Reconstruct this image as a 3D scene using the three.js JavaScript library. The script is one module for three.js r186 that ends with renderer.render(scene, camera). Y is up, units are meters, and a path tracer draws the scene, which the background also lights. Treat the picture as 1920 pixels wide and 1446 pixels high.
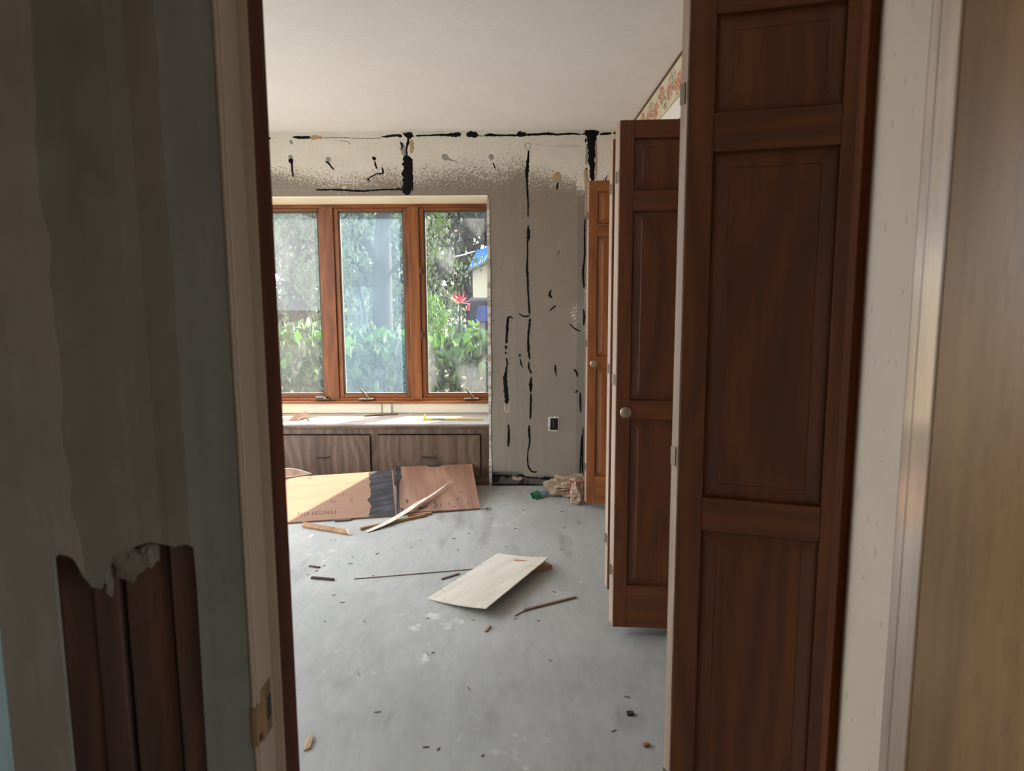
import * as THREE from 'three';
import { RoundedBoxGeometry } from 'three/addons/geometries/RoundedBoxGeometry.js';
import { mergeGeometries } from 'three/addons/utils/BufferGeometryUtils.js';
import { ImprovedNoise } from 'three/addons/math/ImprovedNoise.js';

// ---------------------------------------------------------------- camera, sky, sun, exposure
const scene = new THREE.Scene();
const renderer = new THREE.WebGLRenderer({ antialias: true });
renderer.toneMapping = THREE.LinearToneMapping;
renderer.toneMappingExposure = 2.35;
renderer.shadowMap.enabled = true;
const FPX = 1400;                                             // focal length in pixels of the 1920 x 1446 frame
const camera = new THREE.PerspectiveCamera(2 * Math.atan(723 / FPX) * 180 / Math.PI, 1920 / 1446, 0.05, 200);
camera.position.set(0, 1.454, 0);
camera.rotation.order = 'YXZ';
camera.rotation.set(-8.05 * Math.PI / 180, 0.016, -0.0046);
camera.focus = 4.2;
camera.userData.fStop = 7;

scene.background = new THREE.Color(0.88, 0.95, 1.06);
scene.environment = null;
scene.backgroundIntensity = 2.5;

const sun = new THREE.DirectionalLight(new THREE.Color(1.0, 0.86, 0.66), 11.5);
{ const az = 40.5 * Math.PI / 180, el = 36 * Math.PI / 180;
  sun.target.position.set(-1.2, 0.5, -5.3);
  sun.position.set(-1.2 + 20 * Math.sin(az) * Math.cos(el), 0.5 + 20 * Math.sin(el), -5.3 - 20 * Math.cos(az) * Math.cos(el)); }
sun.castShadow = true;
Object.assign(sun.shadow.camera, { left: -14, right: 14, top: 12, bottom: -12, near: 1, far: 60 });
sun.shadow.mapSize.set(2048, 2048);
scene.add(sun, sun.target);

// ---------------------------------------------------------------- helpers
function rng(seed) { let a = seed >>> 0; return () => { a = (a + 0x6d2b79f5) | 0; let t = Math.imul(a ^ (a >>> 15), 1 | a); t = (t + Math.imul(t ^ (t >>> 7), 61 | t)) ^ t; return ((t ^ (t >>> 14)) >>> 0) / 4294967296; }; }
const V = (x, y, d) => new THREE.Vector3(x, y, -d);           // room coordinates: x across, y up, d away from the camera
const clamp = (x, a = 0, b = 1) => Math.min(b, Math.max(a, x));
const smooth = (a, b, x) => { const t = clamp((x - a) / (b - a)); return t * t * (3 - 2 * t); };
const mix = (a, b, t) => a + (b - a) * t;
const taken = {};
function numbered(name) { const k = taken[name] = (taken[name] ?? -1) + 1; return k ? name + '_' + String(k).padStart(3, '0') : name; }
function shade(o) { o.castShadow = o.receiveShadow = true; return o; }
function obj(name, geo, mat, parent = scene) {
  if (Array.isArray(geo)) geo = mergeGeometries(geo.map((g) => (g.index ? g.toNonIndexed() : g)).map((g) => { for (const k of Object.keys(g.attributes)) if (!['position', 'normal', 'uv'].includes(k)) g.deleteAttribute(k); return g; }));
  const m = shade(new THREE.Mesh(geo, mat));
  m.name = parent === scene ? numbered(name) : name;
  if (parent !== scene && parent.userData.origin) m.geometry.translate(-parent.userData.origin.x, -parent.userData.origin.y, -parent.userData.origin.z);
  parent.add(m); return m;
}
const origins = new Map();
// a Group at the base of a thing; parts are given in room coordinates and are moved to the group's own axes
function thing(name, label, category, x = 0, y = 0, d = 0, group) {
  const g = new THREE.Group(); g.name = numbered(name); g.position.copy(V(x, y, d)); scene.add(g);
  origins.set(g, g.position.clone());
  tag(g, label, category, group); return g;
}
function part(parent, name, geo, mat, label) {                // geometry in room coordinates
  if (Array.isArray(geo)) geo = merged(geo);
  let top = parent; while (!origins.has(top)) top = top.parent;
  const p = origins.get(top); geo.translate(-p.x, -p.y, -p.z);
  const m = shade(new THREE.Mesh(geo, mat)); m.name = name; parent.add(m); if (label) m.userData.label = label; return m;
}
function merged(list) {
  return mergeGeometries(list.map((g) => { const h = g.index ? g.toNonIndexed() : g; for (const k of Object.keys(h.attributes)) if (!['position', 'normal', 'uv'].includes(k)) h.deleteAttribute(k); return h; }));
}
function tag(o, label, category, group) { o.userData.label = label; o.userData.category = category; o.userData.kind = 'thing'; if (group) o.userData.group = group; return o; }
function struct(name, geo, mat, parent = scene) { const m = obj(name, geo, mat, parent); if (parent === scene) m.userData.kind = 'structure'; return m; }
function structGroup(name) { const g = new THREE.Group(); g.name = numbered(name); g.userData.kind = 'structure'; scene.add(g); origins.set(g, new THREE.Vector3()); return g; }

let uvSeed = rng(5);
// uv in metres; grain 'x', 'y' or 'z' names the axis the texture's v runs along
function metric(geo, grain = 'y', scale = 1, jitter = true) {
  const p = geo.attributes.position, n = geo.attributes.normal, uv = new Float32Array(p.count * 2);
  const ju = jitter ? uvSeed() : 0, jv = jitter ? uvSeed() : 0;
  for (let i = 0; i < p.count; i++) {
    const q = [p.getX(i), p.getY(i), p.getZ(i)], a = [Math.abs(n.getX(i)), Math.abs(n.getY(i)), Math.abs(n.getZ(i))];
    let k = a[0] > a[1] && a[0] > a[2] ? 0 : a[1] > a[2] ? 1 : 2;
    const axes = [0, 1, 2].filter((j) => j !== k), g = 'xyz'.indexOf(grain);
    let u, v;
    if (axes.includes(g)) { v = q[g]; u = q[axes.find((j) => j !== g)]; } else { u = q[axes[0]]; v = q[axes[1]]; }
    uv[2 * i] = u / scale + ju; uv[2 * i + 1] = v / scale + jv;
  }
  geo.setAttribute('uv', new THREE.BufferAttribute(uv, 2)); return geo;
}
function box(x0, x1, y0, y1, d0, d1, bevel = 0.002, grain = 'y', scale = 1) {
  const w = x1 - x0, h = y1 - y0, d = d1 - d0, b = Math.min(bevel, w / 2.2, h / 2.2, d / 2.2);
  const g = b > 0 ? new RoundedBoxGeometry(w, h, d, 1, b) : new THREE.BoxGeometry(w, h, d);
  g.translate((x0 + x1) / 2, (y0 + y1) / 2, -(d0 + d1) / 2);
  return metric(g, grain, scale);
}
function lbox(w, h, d, bevel = 0.002, grain = 'y') { return metric(new RoundedBoxGeometry(w, h, d, 1, Math.min(bevel, w / 2.2, h / 2.2, d / 2.2)), grain); }
function fromTris(pos, uvs) {
  const g = new THREE.BufferGeometry(); g.setAttribute('position', new THREE.Float32BufferAttribute(pos, 3));
  if (uvs) g.setAttribute('uv', new THREE.Float32BufferAttribute(uvs, 2)); g.computeVertexNormals(); return g;
}
function quads(list) {                                        // list of [a, b, c, d] Vector3, flat shaded
  const pos = [];
  for (const [a, b, c, d] of list) pos.push(...a.toArray(), ...b.toArray(), ...c.toArray(), ...a.toArray(), ...c.toArray(), ...d.toArray());
  return fromTris(pos);
}
// a sheet through an outline of room points, given thickness; uv in metres in the sheet's own plane
function sheet(points, thick, uvo = null, scale = 1) {
  const n = new THREE.Vector3(), c = new THREE.Vector3();
  for (let i = 0; i < points.length; i++) { const a = points[i], b = points[(i + 1) % points.length]; n.add(new THREE.Vector3().crossVectors(a, b)); c.add(a); }
  c.multiplyScalar(1 / points.length);
  const nn = new THREE.Vector3();
  for (let i = 0; i < points.length; i++) nn.add(new THREE.Vector3().crossVectors(points[i].clone().sub(c), points[(i + 1) % points.length].clone().sub(c)));
  nn.normalize(); if (nn.y < 0) nn.negate();
  const ex = points[1].clone().sub(points[0]).normalize(), ey = new THREE.Vector3().crossVectors(nn, ex).normalize();
  const flat = points.map((p) => new THREE.Vector2(p.clone().sub(points[0]).dot(ex), p.clone().sub(points[0]).dot(ey)));
  const ccw = THREE.ShapeUtils.area(flat) > 0, tris = THREE.ShapeUtils.triangulateShape(ccw ? flat : flat.slice().reverse(), []);
  const P = ccw ? points : points.slice().reverse(), F = ccw ? flat : flat.slice().reverse();
  const pos = [], uv = [], low = nn.clone().multiplyScalar(-thick);
  const put = (i, under) => { const q = under ? P[i].clone().add(low) : P[i]; pos.push(q.x, q.y, q.z); uv.push(F[i].x / scale + (uvo ? uvo[0] : 0), F[i].y / scale + (uvo ? uvo[1] : 0)); };
  for (const [a, b, d] of tris) { put(a, 0); put(b, 0); put(d, 0); put(a, 1); put(d, 1); put(b, 1); }
  for (let i = 0; i < P.length; i++) { const j = (i + 1) % P.length; put(i, 0); put(i, 1); put(j, 0); put(j, 0); put(i, 1); put(j, 1); }
  return fromTris(pos, uv);
}
// tube through points with a radius at each
function taper(points, radii, sides = 8, steps = 4) {
  const curve = new THREE.CatmullRomCurve3(points), n = (points.length - 1) * steps, fr = curve.computeFrenetFrames(n, false), pos = [], idx = [], uv = [];
  for (let i = 0; i <= n; i++) {
    const t = i / n, p = curve.getPoint(t), f = t * (radii.length - 1), k = Math.min(radii.length - 2, Math.floor(f)), r = mix(radii[k], radii[k + 1], f - k);
    for (let j = 0; j <= sides; j++) { const a = j / sides * Math.PI * 2, q = p.clone().addScaledVector(fr.normals[Math.min(i, n)], Math.cos(a) * r).addScaledVector(fr.binormals[Math.min(i, n)], Math.sin(a) * r); pos.push(q.x, q.y, q.z); uv.push(j / sides * r * 6, t * 2); }
  }
  for (let i = 0; i < n; i++) for (let j = 0; j < sides; j++) { const a = i * (sides + 1) + j, b = a + sides + 1; idx.push(a, b, a + 1, b, b + 1, a + 1); }
  const g = new THREE.BufferGeometry(); g.setAttribute('position', new THREE.Float32BufferAttribute(pos, 3)); g.setAttribute('uv', new THREE.Float32BufferAttribute(uv, 2)); g.setIndex(idx); g.computeVertexNormals(); return g;
}

// ---------------------------------------------------------------- textures
const noise = new ImprovedNoise();
function hash(x, y, s) { let h = Math.imul(x, 374761393) ^ Math.imul(y, 668265263) ^ Math.imul(s, 974634777); h = Math.imul(h ^ (h >>> 13), 1274126177); return ((h ^ (h >>> 16)) >>> 0) / 4294967296; }
function vn(x, y, px, py, s) {                                // value noise that repeats after px, py cells
  const xi = Math.floor(x), yi = Math.floor(y), fx = x - xi, fy = y - yi, u = fx * fx * (3 - 2 * fx), v = fy * fy * (3 - 2 * fy);
  const w = (a, m) => ((a % m) + m) % m, x0 = w(xi, px), x1 = w(xi + 1, px), y0 = w(yi, py), y1 = w(yi + 1, py);
  return mix(mix(hash(x0, y0, s), hash(x1, y0, s), u), mix(hash(x0, y1, s), hash(x1, y1, s), u), v);
}
function fb(u, v, fx, fy, oct, s) { let t = 0, a = 0.5, n = 0; for (let o = 0; o < oct; o++) { t += a * vn(u * fx, v * fy, fx, fy, s + o); n += a; a *= 0.55; fx *= 2; fy *= 2; } return t / n; }
function tex(w, h, f, srgb = true, repeat = true) {
  const data = new Uint8Array(w * h * 4);
  for (let y = 0, i = 0; y < h; y++) for (let x = 0; x < w; x++, i += 4) { const c = f((x + 0.5) / w, (y + 0.5) / h); for (let k = 0; k < 3; k++) data[i + k] = clamp(c[k] ?? c[0], 0, 255); data[i + 3] = c[3] ?? 255; }
  const t = new THREE.DataTexture(data, w, h, THREE.RGBAFormat); t.magFilter = THREE.LinearFilter; t.minFilter = THREE.LinearFilter;
  if (srgb) t.colorSpace = THREE.SRGBColorSpace; if (repeat) t.wrapS = t.wrapT = THREE.RepeatWrapping; t.needsUpdate = true; return t;
}
const lerp3 = (a, b, t) => [mix(a[0], b[0], t), mix(a[1], b[1], t), mix(a[2], b[2], t)];
// wood, one metre a side, grain along v
function woodTex(dark, mid, light, s, { rings = 14, pores = 0.25, w = 512, h = 512, wave = 1 } = {}) {
  return tex(w, h, (u, v) => {
    const warp = fb(u, v, 3, 1, 3, s) * wave, n = fb(u, v, 6, 1, 4, s + 9);
    const ring = 0.5 + 0.5 * Math.sin((u * rings + warp * 5) * Math.PI * 2), fine = fb(u, v, 90, 4, 3, s + 20), pore = vn(u * 220, v * 24, 220, 24, s + 31) > 0.80 ? 1 : 0;
    let t = 0.45 * n + 0.22 * ring + 0.33 * fine; t = clamp((t - 0.25) * 1.9);
    let c = t < 0.5 ? lerp3(dark, mid, t * 2) : lerp3(mid, light, t * 2 - 1);
    return pore ? lerp3(c, dark, pores) : c;
  });
}
const std = (p) => new THREE.MeshStandardMaterial({ side: THREE.DoubleSide, ...p });
const phys = (p) => new THREE.MeshPhysicalMaterial({ side: THREE.DoubleSide, ...p });
const rgb = (r, g, b) => new THREE.Color().setRGB(r / 255, g / 255, b / 255, THREE.SRGBColorSpace);

const M = {};
M.closet = phys({ map: woodTex([88, 43, 13], [108, 55, 18], [124, 67, 24], 3), roughness: 0.5, clearcoat: 0.15, clearcoatRoughness: 0.4 });
M.closetPanel = phys({ map: woodTex([84, 41, 13], [104, 52, 17], [120, 65, 23], 7), roughness: 0.5, clearcoat: 0.15, clearcoatRoughness: 0.4 });
M.closetWarm = phys({ map: woodTex([116, 62, 24], [138, 78, 32], [156, 92, 42], 5), roughness: 0.45, clearcoat: 0.2, clearcoatRoughness: 0.35 });  // lighter, more orange copy of the closet wood, for the far pair
M.stopDark = phys({ map: woodTex([46, 22, 14], [60, 30, 19], [74, 40, 26], 16), roughness: 0.8, specularIntensity: 0.2 });
M.stop = phys({ map: woodTex([74, 38, 18], [94, 50, 24], [110, 62, 32], 15), roughness: 0.8, specularIntensity: 0.15 });
M.rawEdge = std({ map: woodTex([150, 122, 100], [168, 140, 118], [184, 158, 136], 11), roughness: 0.6 });
M.darkTrim = phys({ map: woodTex([60, 28, 14], [84, 42, 20], [104, 56, 28], 13), roughness: 0.55, clearcoat: 0.12, clearcoatRoughness: 0.4 });
M.windowWood = phys({ map: woodTex([100, 52, 13], [134, 74, 22], [156, 92, 34], 17), roughness: 0.45, clearcoat: 0.15, clearcoatRoughness: 0.3 });
M.walnut = std({ map: woodTex([76, 55, 41], [100, 77, 59], [124, 99, 80], 19, { rings: 12, pores: 0.5, wave: 1.3, w: 768, h: 768 }), roughness: 0.5 });
M.benchTop = phys({ map: woodTex([150, 138, 128], [180, 170, 160], [200, 192, 184], 23), roughness: 0.38, clearcoat: 0.3, clearcoatRoughness: 0.35 });
M.ply = std({ map: woodTex([142, 103, 80], [162, 121, 97], [176, 138, 113], 29, { rings: 3, pores: 0.12 }), roughness: 0.75 });
M.tan = phys({ map: woodTex([102, 75, 42], [124, 93, 55], [142, 109, 68], 31, { rings: 5 }), roughness: 0.34, clearcoat: 0.6, clearcoatRoughness: 0.22 });
M.tanEdge = phys({ map: woodTex([124, 94, 66], [154, 120, 86], [176, 144, 106], 37, { rings: 5 }), roughness: 0.3, ior: 1.8, clearcoat: 1, clearcoatRoughness: 0.12 });
M.stud = std({ map: woodTex([42, 24, 18], [62, 38, 29], [82, 52, 40], 41), roughness: 0.8 });
M.pine = std({ map: woodTex([166, 128, 86], [192, 154, 110], [210, 176, 134], 43, { rings: 8 }), roughness: 0.65 });
M.moulding = std({ map: woodTex([124, 86, 52], [150, 110, 70], [170, 130, 88], 47, { rings: 6 }), roughness: 0.55 });
M.paleStrip = std({ map: woodTex([196, 184, 164], [214, 204, 186], [226, 218, 202], 53, { rings: 3 }), roughness: 0.6 });
M.oldStick = std({ map: woodTex([84, 68, 56], [120, 98, 82], [146, 124, 106], 59), roughness: 0.8 });
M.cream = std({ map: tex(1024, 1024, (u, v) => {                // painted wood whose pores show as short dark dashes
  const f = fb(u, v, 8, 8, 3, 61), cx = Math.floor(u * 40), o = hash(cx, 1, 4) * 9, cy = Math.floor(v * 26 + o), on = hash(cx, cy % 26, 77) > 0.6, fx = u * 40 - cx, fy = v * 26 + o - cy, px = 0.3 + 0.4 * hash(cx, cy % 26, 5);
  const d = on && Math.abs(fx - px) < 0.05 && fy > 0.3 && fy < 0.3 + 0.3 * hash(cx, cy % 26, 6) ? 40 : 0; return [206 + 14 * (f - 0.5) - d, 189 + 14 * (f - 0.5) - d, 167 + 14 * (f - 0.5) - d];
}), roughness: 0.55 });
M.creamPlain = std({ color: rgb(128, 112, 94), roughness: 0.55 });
M.creamWarm = std({ map: tex(256, 256, (u, v) => { const f = fb(u, v, 6, 6, 4, 71) - 0.5; return [246 + 8 * f, 235 + 10 * f, 208 + 14 * f]; }), roughness: 0.6 });
M.white = std({ color: rgb(226, 222, 212), roughness: 0.7 });
M.drywallEdge = std({ map: tex(128, 256, (u, v) => { const f = fb(u, v, 10, 40, 3, 73); return lerp3([170, 156, 140], [210, 202, 190], smooth(0.62, 0.5, f)); }), roughness: 0.9 });
M.ceiling = std({ map: tex(512, 512, (u, v) => { const f = fb(u, v, 5, 5, 5, 81) - 0.5, g = fb(u, v, 90, 90, 2, 82) - 0.5; return [230 + 7 * f + 7 * g, 223 + 7 * f + 7 * g, 216 + 7 * f + 7 * g]; }), bumpMap: tex(512, 512, (u, v) => [255 * fb(u, v, 60, 60, 3, 83)], false), bumpScale: 0.0006, roughness: 0.95 });
M.plaster = std({ map: tex(256, 256, (u, v) => { const f = fb(u, v, 6, 6, 4, 85) - 0.5; return [222 + 12 * f, 219 + 12 * f, 214 + 12 * f]; }), roughness: 0.9 });
M.hallWall = std({ map: tex(256, 256, (u, v) => { const f = fb(u, v, 6, 6, 4, 87) - 0.5; return [186 + 14 * f, 180 + 14 * f, 170 + 14 * f]; }), roughness: 0.9 });
M.black = phys({ color: rgb(9, 8, 9), roughness: 0.75, specularIntensity: 0.4 });
M.blackBand = std({ map: tex(256, 256, (u, v) => { const f = fb(u, v, 40, 8, 4, 91), g = fb(u, v, 5, 5, 3, 92); const t = clamp((f - 0.4) * 2.0) * (0.4 + 0.9 * g); return lerp3([44, 41, 42], [104, 100, 102], t); }), roughness: 0.8 });
M.tanPaper = std({ color: rgb(178, 150, 116), roughness: 0.9 });
M.greyPutty = std({ color: rgb(150, 146, 140), roughness: 0.9 });
M.flap = std({ color: rgb(88, 80, 70), roughness: 0.95 });
M.mortise = std({ map: woodTex([70, 50, 28], [104, 78, 46], [130, 100, 64], 49), roughness: 0.8 });
M.gasket = std({ color: rgb(92, 86, 80), roughness: 0.7 });
M.steel = phys({ color: rgb(150, 146, 140), metalness: 0.85, roughness: 0.35 });
M.bronze = phys({ color: rgb(96, 84, 66), metalness: 0.6, roughness: 0.4 });
M.brass = phys({ color: rgb(172, 152, 120), metalness: 0.8, roughness: 0.4 });
M.darkHole = std({ color: rgb(28, 22, 20), roughness: 1 });
M.yellow = phys({ color: rgb(214, 176, 38), roughness: 0.4, clearcoat: 0.4 });
M.concrete = std({ map: tex(1536, 1536, (u, v) => {           // 3 m a side
  const a = fb(u, v, 5, 5, 5, 101) - 0.5, b = fb(u, v, 40, 16, 4, 102) - 0.5, c = fb(u, v, 180, 60, 2, 103) - 0.5, sp = vn(u * 500, v * 500, 500, 500, 104) > 0.985 ? -26 : 0, wh = fb(u, v, 50, 50, 4, 105) * (0.6 + 0.6 * fb(u, v, 9, 9, 2, 106));
  const st = fb(u, v, 26, 7, 3, 107), streak = st > 0.66 ? -(st - 0.66) * 120 : 0, pale = wh > 0.71 ? (wh - 0.71) * 200 : 0;
  const l = 24 * a + 16 * b + 12 * c + sp + streak + pale; return [166 + l, 165 + l, 158 + l * 0.95];
}), bumpMap: tex(512, 512, (u, v) => [255 * fb(u, v, 30, 30, 4, 108)], false), bumpScale: 0.001, roughness: 0.62 });
M.glass = phys({ color: 0xffffff, transmission: 1, thickness: 0, roughness: 0, ior: 1.5 });
const dustTex = (s, base, patch) => tex(256, 512, (u, v) => { const f = fb(u, v, 4, 6, 4, s), g = fb(u, v, 40, 60, 2, s + 5), p = smooth(0.5, 0.72, fb(u, v, 3, 4, 3, s + 9)); const a = 255 * clamp(base * (0.85 + 0.3 * f) + 0.03 * (g - 0.5) + patch * p); return [a, a, a]; }, false, false);
const dust = (color, s, base, patch) => phys({ color, transmission: 0.7, thickness: 0, roughness: 1, transparent: true, opacity: 1, alphaMap: dustTex(s, base, patch), specularIntensity: 0, depthWrite: false });
M.dust = [dust(new THREE.Color(0.80, 0.86, 0.90), 111, 0.05, 0.03), dust(new THREE.Color(0.50, 0.74, 0.98), 121, 0.115, 0.03), dust(new THREE.Color(0.80, 0.86, 0.92), 131, 0.022, 0.07)];

// ---------------------------------------------------------------- room shell
const CEIL = 2.443, FAR = 5.18, XR = 0.70, XL = -2.25, WX0 = -2.10, WX1 = -0.243, SOFFIT = 2.012, WIN = 5.62;
struct('floor', box(-2.6, 2.6, -0.15, 0, -2.6, 5.24, 0, 'z', 3), M.concrete);
struct('ceiling', box(-2.4, 2.6, CEIL, CEIL + 0.2, -2.6, 5.3, 0, 'z', 1), M.ceiling);

// far wall: stripped of its panelling, sprayed texture above, bare grey board below, mould along the floor
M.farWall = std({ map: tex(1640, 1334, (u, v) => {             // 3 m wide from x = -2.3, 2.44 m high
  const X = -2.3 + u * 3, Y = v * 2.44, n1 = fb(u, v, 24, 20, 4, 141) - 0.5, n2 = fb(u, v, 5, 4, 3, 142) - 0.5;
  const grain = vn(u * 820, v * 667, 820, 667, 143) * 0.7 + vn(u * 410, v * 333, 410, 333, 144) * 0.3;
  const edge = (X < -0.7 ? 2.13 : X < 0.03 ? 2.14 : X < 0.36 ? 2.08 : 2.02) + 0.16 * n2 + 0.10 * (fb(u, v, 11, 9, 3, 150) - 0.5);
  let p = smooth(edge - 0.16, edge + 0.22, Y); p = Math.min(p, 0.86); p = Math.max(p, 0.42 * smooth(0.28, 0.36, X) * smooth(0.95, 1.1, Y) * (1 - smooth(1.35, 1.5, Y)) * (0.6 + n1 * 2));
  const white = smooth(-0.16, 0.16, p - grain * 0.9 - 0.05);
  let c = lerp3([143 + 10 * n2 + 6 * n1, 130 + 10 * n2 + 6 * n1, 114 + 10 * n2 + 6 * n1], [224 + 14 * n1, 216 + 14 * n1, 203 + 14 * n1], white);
  const streak = fb(u, v, 60, 2, 3, 145); c = lerp3(c, [128, 118, 104], 0.3 * smooth(0.56, 0.75, streak) * (1 - white));
  const scr = fb(u, v, 8, 60, 2, 146); { const q = (X - 0.23) / 0.16, y = Math.abs(Y - 2.35 + 0.05 * (X - 0.23) - 0.03 * (fb(u, v, 30, 6, 2, 149) - 0.5)); if (Math.abs(q) < 1) c = lerp3(c, [118, 117, 118], smooth(0.036 * (1 - q * q), 0.012 * (1 - q * q), y) * smooth(0.36, 0.6, scr) * 0.9); }
  const m = fb(u, v, 40, 34, 4, 147), mouldTop = 0.055 + 0.035 * (fb(u, 0.5, 30, 4, 3, 148) - 0.3) + (X < 0.0 ? 0.03 : 0);
  if (X > -0.3) c = lerp3(c, [62, 56, 50], clamp(smooth(mouldTop + 0.02, mouldTop - 0.02, Y) * (0.55 + 0.9 * (m - 0.3)))); 
  if (X > -0.3 && X < 0 && Y < 0.11 && m > 0.5) c = lerp3(c, [30, 26, 24], smooth(0.5, 0.56, m) * smooth(0.11, 0.07, Y));
  if (X > 0.36 && X < 0.42) c = lerp3(c, [104, 98, 90], 0.4 * smooth(0.36, 0.375, X + 0.01 * (m - 0.5)) * (Y < 2.05 ? 1 : 0));
  return c;
}, true, false), bumpMap: tex(820, 667, (u, v) => [255 * (0.7 * vn(u * 410, v * 333, 410, 333, 143) + 0.3 * vn(u * 205, v * 166, 205, 166, 144))], false, false), bumpScale: 0.0012, roughness: 0.85 });
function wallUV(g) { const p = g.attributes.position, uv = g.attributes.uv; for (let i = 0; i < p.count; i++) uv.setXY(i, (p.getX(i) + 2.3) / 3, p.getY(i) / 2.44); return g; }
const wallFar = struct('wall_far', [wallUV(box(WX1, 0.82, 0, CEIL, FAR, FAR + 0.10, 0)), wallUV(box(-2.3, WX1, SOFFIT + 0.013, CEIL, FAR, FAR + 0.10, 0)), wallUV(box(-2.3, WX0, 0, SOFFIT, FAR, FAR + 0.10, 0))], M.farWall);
// outer shell behind the wall and round the alcove
const alcove = structGroup('wall_alcove');
part(alcove, 'soffit_board', box(-2.3, -0.10, SOFFIT, SOFFIT + 0.012, FAR + 0.001, 5.74, 0.001, 'x'), M.creamWarm, 'cream soffit board over the window seat');
part(alcove, 'side_board', box(-0.16, -0.06, 0, SOFFIT, FAR + 0.1, 5.74, 0), M.creamWarm);
part(alcove, 'side_board', box(-2.3, WX0, 0, SOFFIT, FAR + 0.1, 5.74, 0), M.creamWarm);
part(alcove, 'apron_board', [box(WX0, -1.085, 0.452, 0.53, 5.60, 5.64, 0.002, 'x'), box(-1.08, -0.16, 0.452, 0.53, 5.603, 5.64, 0.002, 'x')], M.creamWarm, 'cream board below the window sill');
part(alcove, 'batten', box(-1.022, -1.008, 0.455, 0.528, 5.592, 5.604, 0.002), M.white);
part(alcove, 'wall_sheathing', [box(-2.3, -0.06, -0.6, 0.53, 5.64, 5.74, 0), box(-2.3, -0.06, SOFFIT + 0.013, 3.0, FAR + 0.10, 5.74, 0), box(-0.16, 1.6, -0.6, 3.0, 5.3, 5.74, 0), box(-2.6, -2.2, -0.6, 3.0, 5.24, 5.74, 0)], M.plaster);
// torn white edge of the board beside the alcove
part(alcove, 'torn_board_edge', [0, 1, 2, 3, 4, 5, 6, 7, 8, 9].map((i) => { const r = hash(i, 3, 9); return box(-0.2465 - 0.004 * r, -0.232 + 0.006 * r, i * 0.2, i * 0.2 + 0.2, FAR - 0.004 - 0.003 * r, FAR + 0.012, 0.001); }), M.drywallEdge, 'ragged white edge of the wall board');

// side walls
const wallLeft = structGroup('wall_left');
part(wallLeft, 'wall_board', [box(XL - 0.12, XL, 0, CEIL, 0.8, 2.0, 0), box(XL - 0.12, XL, 0, CEIL, 5.1, 5.3, 0), box(XL - 0.12, XL, 2.2, CEIL, 2.0, 5.1, 0)], M.plaster);
part(wallLeft, 'added_opening_frame', [box(XL - 0.10, XL - 0.02, 0, 2.2, 2.0, 2.05, 0.003), box(XL - 0.10, XL - 0.02, 0, 2.2, 5.05, 5.1, 0.003), box(XL - 0.10, XL - 0.02, 2.15, 2.2, 2.05, 5.05, 0.003)], M.white);  // frame of an unseen glassless opening, added to let fill light in
const wallRight = structGroup('wall_right');
part(wallRight, 'wall_board', [box(XR, XR + 0.10, 2.15, CEIL, 0.98, FAR, 0), box(XR, XR + 0.10, 0, 2.15, 0.98, 1.46, 0), box(XR, XR + 0.10, 0, 2.15, 3.00, 3.18, 0), box(XR, XR + 0.10, 0, 2.15, 4.78, FAR, 0)], M.white);
part(wallRight, 'closet_track', [box(XR - 0.02, XR + 0.06, 2.06, 2.15, 1.46, 3.00, 0.002, 'z'), box(XR - 0.02, XR + 0.06, 2.06, 2.15, 3.18, 4.78, 0.002, 'z')], M.darkTrim);
part(wallRight, 'closet_back', [box(1.36, 1.42, 0, CEIL, 0.98, FAR, 0), box(0.8, 1.36, 0, CEIL, 5.1, FAR, 0), box(0.8, 1.36, 0, CEIL, 3.04, 3.14, 0)], M.plaster);
// wallpaper border printed with red flowers, under the ceiling
M.border = std({ map: tex(768, 256, (u, v) => {               // repeats every 0.6 m
  const f = fb(u, v, 8, 4, 3, 151), vine = Math.abs(v - 0.5 - 0.16 * Math.sin(u * Math.PI * 4)), leaf = fb(u, v, 42, 16, 2, 152), petal = fb(u, v, 36, 12, 2, 153);
  let c = [214, 204, 178]; c = lerp3(c, [196, 186, 158], f);
  const bloom = Math.max(...[0.2, 0.55, 0.86].map((q, i) => 1 - Math.hypot((u - q) * 3.4, (v - [0.42, 0.6, 0.4][i]) * 1.5) / 0.36));
  if (bloom > 0 && petal > 0.42) c = lerp3([168, 84, 72], [206, 146, 128], clamp((petal - 0.42) * 4));
  else if (vine < 0.26 && leaf > 0.52) c = lerp3([98, 98, 70], [146, 128, 96], clamp((leaf - 0.52) * 6));
  if (v > 0.965) c = [120, 92, 66]; if (v < 0.03) c = [168, 150, 120]; return c;
}), roughness: 0.85 });
{ const g = box(XR - 0.0015, XR, 2.265, CEIL - 0.004, 0.98, FAR, 0); const p = g.attributes.position, uv = g.attributes.uv; for (let i = 0; i < p.count; i++) uv.setXY(i, -p.getZ(i) / 0.6, (p.getY(i) - 2.265) / 0.174); part(wallRight, 'wallpaper_border', g, M.border, 'floral wallpaper border with red blooms under the ceiling'); }
part(wallRight, 'ceiling_bead', box(XR - 0.008, XR, CEIL - 0.012, CEIL, 0.98, FAR, 0.002, 'z'), M.darkTrim);

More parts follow.
